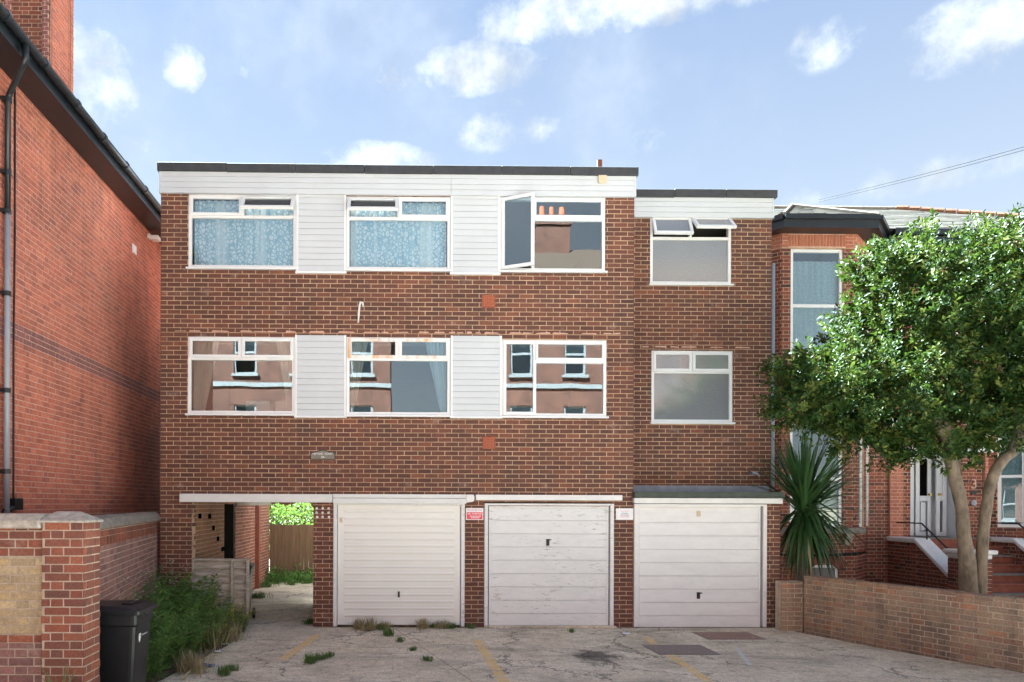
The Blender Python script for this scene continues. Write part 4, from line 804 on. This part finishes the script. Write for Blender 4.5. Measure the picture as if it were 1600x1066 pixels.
for xx, sgn in ((xf0-.05, 1), (xf1-.1, 1)):
    pw_ = Wall(stp, 'brick_villa', 'mortar_grey', 0); pw_.panel((0, 1.3, 0), (1, 0, 0), xx-.1, xx+.4, 0, 1.05, bond='flemish', thick=.45); pw_.panel((xx-.1, 1.75, 0), (0, -1, 0), 0, .44, 0, 1.05, bond='flemish', thick=.05); pw_.done('newel'); MB().box(xx-.16, xx+.46, 1.24, 1.82, 1.14, 1.22).box(xx-.1, xx+.4, 1.3, 1.76, 1.05, 1.14).build('newel_cap', 'white_paint', stp, bevel=.02)
for xf in (xf0+.15, xf1+.1): MB().tube([(xf, YM-.02, 1.68), (xf, 2.85, 1.68), (xf, 2.15, 1.2)], .016, 6).tube([(xf, 2.7, 1.35), (xf, 2.7, 1.6)], .016, 6).build('handrail', 'metal_dark', stp)
# overhead wires
for k in range(2):
    a, b = Vector((9.4, 4.0, 8.82+.05*k)), at(1600, 213-5*k, 0); dr_ = (b-a); pts = [a+dr_*(i/10*2.6)+Vector((0, 0, -.25*math.sin(math.pi*min(1, i/10)))) for i in range(11)]
    tag(MB().tube(pts, .005, 5).build('overhead_wire', 'black_plastic'), 'thin overhead wire running from the slate roof across the sky', 'wire', 'overhead wires')
# ================================================================== BACK GARDEN SEEN THROUGH THE PASSAGE
fb = thing('board_fence', 'brown vertical board fence closing the end of the passage', 'fence', (-2.5, 7.35, 0)); x = -3.38
while x < -.2: wd = random.uniform(.10, .13); MB().box(x, x+wd-.003, 7.3+random.uniform(-.008, .008), 7.325, 0, 1.48+random.uniform(-.01, .015)).build('board', 'wood_brown', fb); x += wd
B('rail', 'wood_brown', fb, -3.38, -.2, 7.34, 7.4, 1.2, 1.28)
bh = thing('rear_house', 'plain red brick house wall beyond the board fence', 'house', (-2, 20, 0)); MB().box(-12, 4, 20, 24, 0, 5.2).build('wall', 'far_brick', bh); MB().prism([(19.7, 5.2), (22, 7.4), (24.3, 5.2)], -12.2, 4.2, 'x').build('roof', 'far_tile', bh)
MB().ring(-5.2, -4.2, 2.4, 3.8, .08, 19.95, 20.02).box(-5.12, -4.28, 19.98, 20.0, 2.48, 3.72).build('window', 'upvc', bh)
# ================================================================== PLANTS
def leaf(mb, P0, d, n, L, wd, fold=.25, r=None):
    d = d.normalized(); s_ = d.cross(n)
    if s_.length < 1e-3: s_ = d.orthogonal()
    s_.normalize(); n = s_.cross(d).normalized(); m_ = P0+d*L*.5-n*wd*fold
    mb.add([P0, m_+s_*wd*.5+n*wd*fold, P0+d*L-n*L*.12, m_-s_*wd*.5+n*wd*fold, m_], [(0, 4, 1), (4, 2, 1), (0, 3, 4), (4, 3, 2)], r)
def rv(): 
    while True:
        v_ = Vector((random.uniform(-1, 1), random.uniform(-1, 1), random.uniform(-1, 1)))
        if .05 < v_.length < 1: return v_.normalized()
def weed_parts(parent, h, ns, sp, lf, flower=None, mat='leaf_weed'):
    st, fo, fl_ = MB(), MB(), MB()
    for i in range(ns):
        a = random.uniform(0, 6.28); b = Vector((math.cos(a), math.sin(a), 0))*random.uniform(0, sp*.4); tip = b+Vector((math.cos(a), math.sin(a), 0))*random.uniform(.1, sp)+Vector((0, 0, h*random.uniform(.6, 1)))
        mid_ = b.lerp(tip, .5)+Vector((0, 0, h*.08)); pts = [b, mid_, tip]; st.tube(pts, [.007, .005, .002], 4); m = int(17*h/.8)
        for k in range(m):
            s_ = (k+1)/m; p_ = b.lerp(mid_, s_*2) if s_ < .5 else mid_.lerp(tip, s_*2-1); a2 = k*2.4+random.uniform(-.5, .5); d_ = Vector((math.cos(a2), math.sin(a2), random.uniform(.1, .9)))
            L_ = lf*random.uniform(.6, 1.3)*(1.15-.5*s_); leaf(fo, p_, d_, Vector((0, 0, 1)), L_, L_*.36)
            if random.random() < .5: leaf(fo, p_+d_.normalized()*L_*.45, d_+rv()*.7, Vector((0, 0, 1)), L_*.6, L_*.22)
        if flower:
            for k in range(5):
                c_ = tip+rv()*.05
                for j in range(5): leaf(fl_, c_, Vector((math.cos(j*1.26), math.sin(j*1.26), .4)), Vector((0, 0, 1)), .018, .012, 0)
    st.build('stem', 'stem', parent, world=False); fo.build('foliage', mat, parent, world=False)
    if flower: fl_.build('flowers', flower, parent, world=False)
def clone(src, loc, rz, sc, label=None):
    r_ = src.copy(); C.objects.link(r_); r_.location = loc; r_.rotation_euler.z = rz; r_.scale = (sc, sc, sc)
    if label: r_['label'] = label
    for ch in src.children: c_ = ch.copy(); C.objects.link(c_); c_.parent = r_
    return r_
def scatter(name, label, cat, group, protos, spots):
    ps = []
    for k in range(protos[0]):
        t_ = thing(name, label, cat, (0, 0, 0), group); protos[1](t_); ps.append(t_)
    for i, (x, y, s_) in enumerate(spots):
        if i < len(ps): ps[i].location = (x, y, 0.006); ps[i].scale = (s_, s_, s_); ps[i].rotation_euler.z = random.uniform(0, 6)
        else: clone(ps[i % len(ps)], (x, y, 0.006), random.uniform(0, 6), s_)
sp_ = [(-3.42, -.55, 1.15), (-3.45, -1.1, 1.1), (-3.1, -.75, .95), (-3.5, -1.7, 1.0), (-3.05, -1.35, 1.0), (-3.35, -2.2, 1.05), (-3.0, -1.95, .9), (-3.25, -2.8, .95), (-2.95, -2.55, .85), (-3.15, -3.3, .85), (-2.85, -3.1, .8), (-2.95, -3.85, .75), (-2.75, -2.1, .7), (-3.2, -4.35, .75), (-3.65, -.8, 1.0), (-2.78, -1.5, .75), (-3.05, -4.2, .6), (-3.5, -.25, 1.0), (-2.8, -3.6, .6), (-3.2, -.3, .9), (-2.72, -1.0, .7), (-2.68, -1.85, .6), (-2.72, -2.6, .6), (-2.9, -3.2, .7)]
scatter('weed', 'tall leafy green weed growing beside the side wall', 'weed', 'leafy weeds along the side wall', (4, lambda t_: weed_parts(t_, .95, 11, .42, .155)), sp_)
scatter('white_flowered_weed', 'thin weed with tiny white flowers rising above the leafy weeds', 'weed', 'white flowered weeds', (1, lambda t_: weed_parts(t_, 1.1, 6, .2, .05, 'litter_white')), [(-3.5, -.45, 1.05), (-3.35, -1.9, 1.0), (-3.65, -1.4, 1.0), (-3.3, -3.1, 1.0)])
scatter('yellow_flowered_weed', 'bushy weed dotted with yellow flowers at the edge of the driveway', 'weed', 'yellow flowered weeds', (2, lambda t_: weed_parts(t_, .5, 13, .30, .085, 'yellow_flower')), [(-2.75, -.5, 1.1), (-2.62, -.85, .9), (-2.95, -.35, 1.15), (-2.6, -1.25, .8), (-2.5, -.35, .7), (-2.55, -.15, .8), (-2.45, -.6, .6), (-2.55, -1.6, .6)])
def tuft(t_, mat, h, n, sp2):
    mb = MB()
    for i in range(n):
        a = random.uniform(0, 6.28); b = Vector((random.gauss(0, sp2), random.gauss(0, sp2*.6), 0)); tip = b+Vector((math.cos(a), math.sin(a), 0))*h*random.uniform(.2, .7)+Vector((0, 0, h*random.uniform(.4, 1))); m_ = b.lerp(tip, .55)+Vector((0, 0, h*.12)); s_ = Vector((-math.sin(a), math.cos(a), 0))*.004
        mb.add([b-s_, b+s_, m_+s_*.8, m_-s_*.8, tip], [(0, 1, 2, 3), (3, 2, 4)])
    mb.build('blades', mat, t_, world=False)
def gs(l): return [(ground(a, b).x, ground(a, b).y, s_) for a, b, s_ in l]
scatter('dry_grass', 'dry straw-coloured grass tuft at the garage doors and bed edge', 'grass tuft', 'dry grass tufts', (2, lambda t_: tuft(t_, 'leaf_dry', .24, 170, .10)), gs([(575, 985, 1), (560, 983, .8), (330, 1010, 1.6), (360, 1000, 1.3), (300, 1050, 1.2), (602, 984, .7), (660, 982, .8), (690, 982, .7)]))
scatter('grass_tuft', 'small green grass tuft growing from a crack in the concrete', 'grass tuft', 'green grass tufts', (3, lambda t_: tuft(t_, 'leaf_grass', .13, 150, .07)), gs([(607, 993, 1), (595, 984, .9), (485, 1036, 1), (500, 1031, .8), (515, 1027, .6), (645, 1017, .5), (668, 1033, .6), (625, 1003, .6), (678, 981, .7), (705, 982, .8), (735, 982, .7), (350, 1055, .9), (362, 1048, .7), (893, 988, .5), (430, 912, 1.4), (415, 918, 1.5), (455, 914, 1.3), (480, 912, 1.2), (405, 935, 1.3), (485, 975, .9)]))
# bush behind the fence
t = thing('bush', 'sunlit yellow-green bush behind the board fence', 'bush', (-2.9, 9.4, 0)); mb = MB()
for i in range(4200): v_ = rv()*random.uniform(.5, 1)**.5; p_ = Vector((-3.0+v_.x*1.3, 9.6+v_.y*.9, 1.15+v_.z*.95+.12*math.sin(v_.x*9))); leaf(mb, p_, rv()+v_, rv(), .09, .05)
mb.build('foliage', 'leaf_bush', t); MB().tube([(-2.9, 9.5, 0), (-3, 9.6, .8)], .05, 6).build('trunk', 'bark', t)
t = thing('ivy_clump', 'low green ground plants at the foot of the board fence', 'plants', (-2.9, 7.1, 0)); mb = MB()
for i in range(1800): p_ = Vector((random.uniform(-3.35, -1.5), random.gauss(6.95, .22), abs(random.gauss(0, .13)))); leaf(mb, p_, rv()+Vector((0, -.3, .6)), rv(), .09, .05)
mb.build('foliage', 'leaf_weed', t)
# cordyline
t = thing('cordyline', 'spiky dark green cordyline palm beside the garage pier', 'palm', (7.0, .42, 0)); cc = Vector((6.98, .3, 2.02)); MB().tube([(7.0, .42, 0), (6.97, .36, 1.0), cc], [.09, .075, .06], 9).build('trunk', 'bark', t)
for i in range(380):
    a = i*2.39996; el = random.uniform(-80, 60) if i > 70 else random.uniform(45, 88); L_ = random.uniform(1.25, 1.55) if el > 40 else random.uniform(1.0, 1.4); e = R(el); d_ = Vector((math.cos(a)*math.cos(e), math.sin(a)*math.cos(e)*.75, math.sin(e))); p_ = cc+Vector((0, 0, random.uniform(-.25, .12)))
    mb = MB(); n = 6; vs = []; cur = p_.copy(); dd = d_.copy(); wd0 = random.uniform(.026, .038)
    for k in range(n+1):
        s_ = k/n; wd = wd0*(.55+1.2*s_ if s_ < .35 else (1-s_)/.65*1.0+.02); sd = dd.cross(Vector((0, 0, 1))); sd = sd.normalized() if sd.length > 1e-3 else Vector((1, 0, 0)); nn = sd.cross(dd); vs += [cur-sd*wd+nn*wd*.35, cur, cur+sd*wd+nn*wd*.35]
        cur = cur+dd*(L_/n); dd = (dd+Vector((0, 0, -.06-.16*(1-abs(math.sin(e)))*s_-(.1 if el < 0 else 0)))).normalized()
    if any((v_.x < 6.5 and v_.y > -.06 and v_.z < 2.3) or (v_.x < 6.72 and v_.y > .72) for v_ in vs): continue
    mb.add(vs, [f_ for k in range(n) for f_ in ((3*k, 3*k+1, 3*k+4, 3*k+3), (3*k+1, 3*k+2, 3*k+5, 3*k+4))], random.random()); mb.build('leaf', 'leaf_cordyline' if el > -60 or random.random() < .7 else 'leaf_dry', t, smooth=True)
# garden tree
TY = -1.9; tp = lambda a, b, y=TY: at(a, b, y)
tree = thing('tree', 'round-headed evergreen tree with two pale stems behind the low wall', 'tree', (8.05, TY, 0)); tk = MB()
def limb(pts, rads, n=14):
    P_ = [Vector(p_) for p_ in pts]; out = []; rr = []
    for i in range(len(P_)-1):
        for k in range(5):
            s_ = k/5; a = P_[max(i-1, 0)]; b = P_[i]; c = P_[i+1]; d = P_[min(i+2, len(P_)-1)]
            out.append(.5*((2*b)+(c-a)*s_+(2*a-5*b+4*c-d)*s_*s_+(3*b-a-3*c+d)*s_**3)+rv()*rads[i]*.06); rr.append((rads[i]+(rads[i+1]-rads[i])*s_)*random.uniform(.95, 1.06))
    out.append(P_[-1]); rr.append(rads[-1]); tk.tube(out, rr, n)
limb([(tp(1518, 945).x, TY, -.05), tp(1512, 891), tp(1507, 844), tp(1501, 785), tp(1490, 738), tp(1480, 690), tp(1470, 620), tp(1450, 540)], [.15, .105, .085, .078, .08, .075, .06, .03])
limb([(tp(1530, 945).x, TY+.02, -.05), tp(1533, 880), tp(1538, 820), tp(1544, 774), tp(1554, 738), tp(1570, 715), tp(1588, 690), tp(1610, 560)], [.12, .07, .07, .068, .068, .07, .072, .04])
for q in [[(1488, 700), (1440, 640), (1350, 610), (1260, 600)], [(1480, 640), (1420, 560), (1370, 480)], [(1478, 620), (1500, 520), (1480, 420)], [(1600, 680), (1560, 580), (1540, 470)], [(1610, 660), (1660, 560), (1690, 480)]]:
    limb([tp(a, b, TY+random.uniform(-.2, .2)*(i > 0)) for i, (a, b) in enumerate(q)], [.07, .05, .03, .015][:len(q)], 8)
tk.build('trunk', 'bark', tree, smooth=True)
lobes = [(1455, 470, 105, 115, 1.3), (1390, 545, 100, 100, 1.2), (1285, 590, 88, 58, .85), (1250, 630, 45, 32, .55), (1240, 575, 40, 25, .5), (1360, 640, 95, 58, 1.0), (1450, 655, 90, 55, 1.0), (1560, 530, 110, 120, 1.4), (1640, 480, 110, 120, 1.3), (1560, 645, 95, 52, 1.0), (1660, 620, 90, 80, 1.0), (1425, 400, 65, 48, .8), (1515, 400, 62, 48, .8), (1600, 410, 60, 50, .8), (1365, 430, 35, 45, .5), (1420, 690, 40, 22, .5), (1330, 665, 40, 20, .45), (1510, 690, 50, 22, .5)]
cr_ = MB(); ppm = F/(D+TY); shoots = []
tw = sum(a*b for _, _, a, b, _ in lobes)
for lx, ly, ra_, rb2, ry_ in lobes:
    c_ = tp(lx, ly+10); n = int(11500*ra_*rb2/tw)
    for i in range(max(3, n//8)):
        v_ = rv(); k = random.uniform(.62, 1.0) if random.random() < .72 else random.uniform(.15, .62)
        if random.random() < .05: k = random.uniform(1.02, 1.16)
        q_ = c_+Vector((v_.x*ra_/ppm*k, v_.y*ry_*k, v_.z*rb2/ppm*k)); d0 = (v_*.8+Vector((0, 0, .55))+rv()*.4).normalized()
        for j in range(8 if k < 1.01 else 4): shoots.append((q_+rv()*random.uniform(.02, .17)+d0*random.uniform(-.08, .12), (d0+rv()*.55).normalized(), k))
for p_, d_, k in shoots:
    L_ = random.uniform(.10, .24); n = random.randint(6, 10); base = random.random()*.55
    for j in range(n):
        s_ = (j+.5)/n; a = j*2.4+random.random(); o_ = d_.orthogonal().normalized(); o_.rotate(Matrix.Rotation(a, 3, d_)); lf = random.choice((.05, .06, .075, .09))*random.uniform(.85, 1.15); leaf(cr_, p_+d_*L_*(s_-.3), d_*(.5+.6*s_)+o_, d_+rv()*.3, lf, lf*.52, .22, min(.999, base+(.42 if s_ > .75 and random.random() < .4 else random.uniform(0, .15))))
cr_.build('crown', 'leaf_tree', tree)
# small climbing weed on the pillar, dried palm frond, litter
t = thing('pillar_weed', 'wiry dark weed growing at the foot of the stone capped pillar', 'weed', (X(92, yp-.15), yp-.14, .35)); weed_parts(t, .34, 9, .2, .03); t['label'] = 'wiry small weed growing up the face of the stone capped pillar'
t = thing('dried_frond', 'dried straw-coloured palm frond lying along the planting bed', 'frond', (ground(310, 1048).x, ground(310, 1048).y, .01)); p0, p1 = ground(285, 1064), ground(335, 1020); MB().tube([p0+Vector((0, 0, .03)), p0.lerp(p1, .5)+Vector((0, 0, .05)), p1+Vector((0, 0, .02))], [.012, .01, .005], 6).build('stalk', 'straw', t)
mb = MB(); dd = (p1-p0).normalized(); sd = Vector((-dd.y, dd.x, 0))
for i in range(46):
    s_ = i/46; sg = 1 if i % 2 else -1; leaf(mb, p0.lerp(p1, s_)+Vector((0, 0, .035)), dd*.5+sd*sg+Vector((0, 0, random.uniform(-.1, .1))), Vector((0, 0, 1)), random.uniform(.14, .24), .014)
mb.build('leaflets', 'leaf_dry', t)
for i, (a, b, s_, mt, lab) in enumerate([(352, 1009, .07, 'litter_white', 'scrap of white paper lying by the planting bed'), (340, 1020, .05, 'litter_white', 'small white wrapper lying near the dried frond'), (326, 1042, .09, 'litter_blue', 'crumpled blue wrapper lying near the dried frond'), (979, 992, .06, 'litter_white', 'crumpled white paper lying before the brick pier')]):
    p_ = ground(a, b); mb = MB(); n = 5; vs = [(p_.x+(u/n-.5)*s_*1.6, p_.y+(v_/n-.5)*s_, .012+abs(random.gauss(0, s_*.22))) for u in range(n+1) for v_ in range(n+1)]; mb.add(vs, [(u*(n+1)+v_, (u+1)*(n+1)+v_, (u+1)*(n+1)+v_+1, u*(n+1)+v_+1) for u in range(n) for v_ in range(n)]); tag(mb.build('litter', mt), lab, 'litter')
# ================================================================== FENCE PANEL, BINS
t = thing('fence_panel', 'weathered grey overlap fence panel standing in the passage mouth', 'fence panel', (X(345, .1), .1, 0)); xa, xb = X(304, .1), X(389, .1); n = 9
for i in range(n):
    z = .02+i*.118; mb = MB(); k = 8; vs = []
    for j in range(k+1): x_ = xa+(xb-xa)*j/k; w1, w2 = .008*math.sin(j*1.7+i*2), .010*math.sin(j*1.3+i*3+1); vs += [(x_, .042, z+w1), (x_, .094, z+.135+w2), (x_, .104, z+.135+w2), (x_, .056, z+w1)]
    mb.add(vs, [(4*j+a, 4*j+4+a, 4*j+4+(a+1) % 4, 4*j+(a+1) % 4) for j in range(k) for a in range(4)]+[(0, 1, 2, 3)]); mb.build('slat', 'wood_grey', t)
for a, b in ((xa-.02, xa+.02), (X(363, .1), X(367, .1)), (xb-.02, xb+.03)): B('post', 'wood_grey', t, a, b, .008, .04, 0, 1.09, bevel=.004)
B('cap_rail', 'wood_grey', t, xa-.03, xb+.05, .02, .11, 1.092, 1.125, bevel=.005)
def bin_(loc, rz, label, s_=1.0):
    t = thing('wheelie_bin', label, 'bin', loc); t.rotation_euler.z = rz; t.scale = (s_,)*3; k = dict(world=False)
    def loft(rings): 
        mb = MB(); n = len(rings[0][0]); vs = [(x, y, z) for pts, z in rings for x, y in pts]; mb.add(vs, [(r_*n+i, r_*n+(i+1) % n, (r_+1)*n+(i+1) % n, (r_+1)*n+i) for r_ in range(len(rings)-1) for i in range(n)]+[tuple(range(n-1, -1, -1)), tuple(range((len(rings)-1)*n, len(rings)*n))]); return mb
    def rr(hx, hy, c=.05, oy=0): return [(sx*(hx-c)+c*math.cos(a), oy+sy*(hy-c)+c*math.sin(a)) for sx, sy, a0 in ((1, 1, 0), (-1, 1, 90), (-1, -1, 180), (1, -1, 270)) for a in [R(a0+q*30) for q in range(4)]]
    body = loft([(rr(.20, .23), .05), (rr(.205, .235), .08), (rr(.245, .28), .86), (rr(.247, .282), .862), (rr(.262, .297), .875), (rr(.266, .30), .985)]).build('body', 'black_plastic', t, bevel=.004, **k)
    lid = loft([(rr(.285, .325, .05, -.01), .975), (rr(.288, .328, .05, -.01), 1.015), (rr(.262, .30, .06), 1.03), (rr(.22, .25, .06), 1.055), (rr(.20, .22, .06), 1.058)]).build('lid', 'black_plastic', t, bevel=.004, **k)
    MB().prism([(-.33, .955), (-.345, 1.0), (-.20, 1.03), (-.20, .98)], -.1, .1, 'x').build('lid_grip', 'black_plastic', lid, bevel=.008, **k)
    MB().box(-.12, .12, -.19, -.10, 1.055, 1.072).build('lid_boss', 'black_plastic', lid, bevel=.008, **k)
    MB().tube([(-.27, .38, .97), (.27, .38, .97)], .018, 10).tube([(-.2, .28, .93), (-.2, .38, .97)], .018, 8).tube([(.2, .28, .93), (.2, .38, .97)], .018, 8).build('handle', 'black_plastic', t, smooth=True, **k)
    MB().tube([(-.29, .25, .1), (.29, .25, .1)], .012, 8).build('axle', 'metal_dark', t, **k)
    for sx in (-1, 1): MB().tube([(sx*.24, .25, .1), (sx*.29, .25, .1)], .1, 20).build('wheel', 'black_plastic', t, bevel=.01, **k)
    # pale crest and a line of small print on the front
    e_ = MB(); yf = lambda z: -(.235+(.28-.235)*(z-.08)/.78)-.002
    sh_ = [(-.03, .775), (.03, .775), (.03, .735), (.016, .70), (0, .685), (-.016, .70), (-.03, .735)]; e_.add([(x-.10, yf(z), z) for x, z in sh_], [tuple(range(7))]); e_.build('crest', 'sign_white', body, **k)
    e2 = MB(); e2.add([(x-.10, yf(z)-.001, z) for x, z in [(-.016, .765), (.016, .76), (-.012, .715), (.0, .742)]], [(0, 1, 3), (3, 1, 2)]); e2.build('crest_mark', 'black_plastic', body, **k)
    e3 = MB(); x = -.05
    while x < .12: l = random.uniform(.012, .03); e3.add([(a, yf(z)-.0005, z) for a, z in ((x, .742), (x+l, .742), (x+l, .757), (x, .757))], [(0, 1, 2, 3)]); x += l+.006
    e3.build('small_print', 'grey_pipe', body, **k)
    return t
bc = Vector((-2.77, -4.85, 0)); bin_(bc, R(91), 'black wheelie bin with a small white crest beside the stone capped pillar')
bin_(Vector((X(372, .6), .62, 0)), R(5), 'black wheelie bin half hidden behind the weathered fence panel', .95)
# ================================================================== STREET OPPOSITE (seen in the window panes)
def opposite(name, lab, x0, x1, ch_x, Hh):
    t = thing(name, lab, 'house', ((x0+x1)/2, -22.5, 0)); Yf = -20.5; hs = []; nW = 6; sw_ = (x1-x0)/nW
    for i in range(nW):
        for zz in (1.2, 4.6, 7.9, 9.95)[:3]: c_ = x0+sw_*(i+.5); hs.append((c_-.5, c_+.5, zz, zz+1.9))
    rs_ = [(x0, x1, 0, Hh)]
    for h in hs: rs_ = sub(rs_, h)
    mb = MB()
    for a, b, c, d in rs_: mb.box(a, b, Yf-.3, Yf, c, d)
    mb.box(x0, x1, Yf-8, Yf-7.7, 0, Hh).box(x0, x0+.3, Yf-7.7, Yf-.3, 0, Hh).box(x1-.3, x1, Yf-7.7, Yf-.3, 0, Hh); mb.build('wall', 'far_brick', t)
    for h in hs:
        wn = MB().ring(h[0], h[1], h[2], h[3], .09, Yf-.15, Yf-.06).box(h[0]+.09, h[1]-.09, Yf-.15, Yf-.06, (h[2]+h[3])/2-.05, (h[2]+h[3])/2+.05).build('window', 'far_white', t); B('pane', 'glass', wn, h[0]+.09, h[1]-.09, Yf-.12, Yf-.11, h[2]+.09, h[3]-.09); B('blind', 'net', wn, h[0], h[1], Yf-.25, Yf-.22, h[2]+.9, h[3]); B('sill', 'far_white', wn, h[0]-.1, h[1]+.1, Yf-.1, Yf+.12, h[2]-.12, h[2]-.002)
    B('string_course', 'far_white', t, x0-.05, x1+.05, Yf, Yf+.08, 7.3, 7.5); B('eaves', 'far_white', t, x0-.2, x1+.2, Yf-.1, Yf+.35, Hh, Hh+.2)
    MB().prism([(Yf+.4, Hh+.15), (Yf-4, Hh+3.0), (Yf-8.4, Hh+.15)], x0-.25, x1+.25, 'x').build('roof', 'far_tile', t)
    ch = MB().box(ch_x, ch_x+1.7, Yf-4.4, Yf-3.6, Hh+1.5, Hh+4.6).box(ch_x-.08, ch_x+1.78, Yf-4.48, Yf-3.52, Hh+4.1, Hh+4.35).build('chimney', 'far_brick', t)
    for i in range(3): MB().tube([(ch_x+.35+i*.5, Yf-4, Hh+4.55), (ch_x+.35+i*.5, Yf-4, Hh+5.1)], [.15, .12], 10).build('chimney_pot', 'terracotta', ch)
opposite('opposite_house', 'red brick terrace mirrored in the windows with curtains', -16, -.3, -14.5, 10.2); opposite('opposite_house', 'red brick terrace with chimney mirrored in the uncurtained windows', 4.4, 19, 6.96, 12.0)
gm = MB()
for i in range(900):
    x, y = random.uniform(-2.4, 6.6), -abs(random.gauss(0, 1.6))-.08
    if y < -4: continue
    r_ = random.uniform(.004, .013); gm.add([(x-r_, y, .004), (x, y-r_, .004), (x+r_, y, .004), (x, y+r_, .004), (x+random.uniform(-.3, .3)*r_, y, .004+r_)], [(0, 1, 4), (1, 2, 4), (2, 3, 4), (3, 0, 4)])
tag(gm.build('grit', 'stone'), 'loose grit scattered over the concrete forecourt', 'grit', kind='stuff')
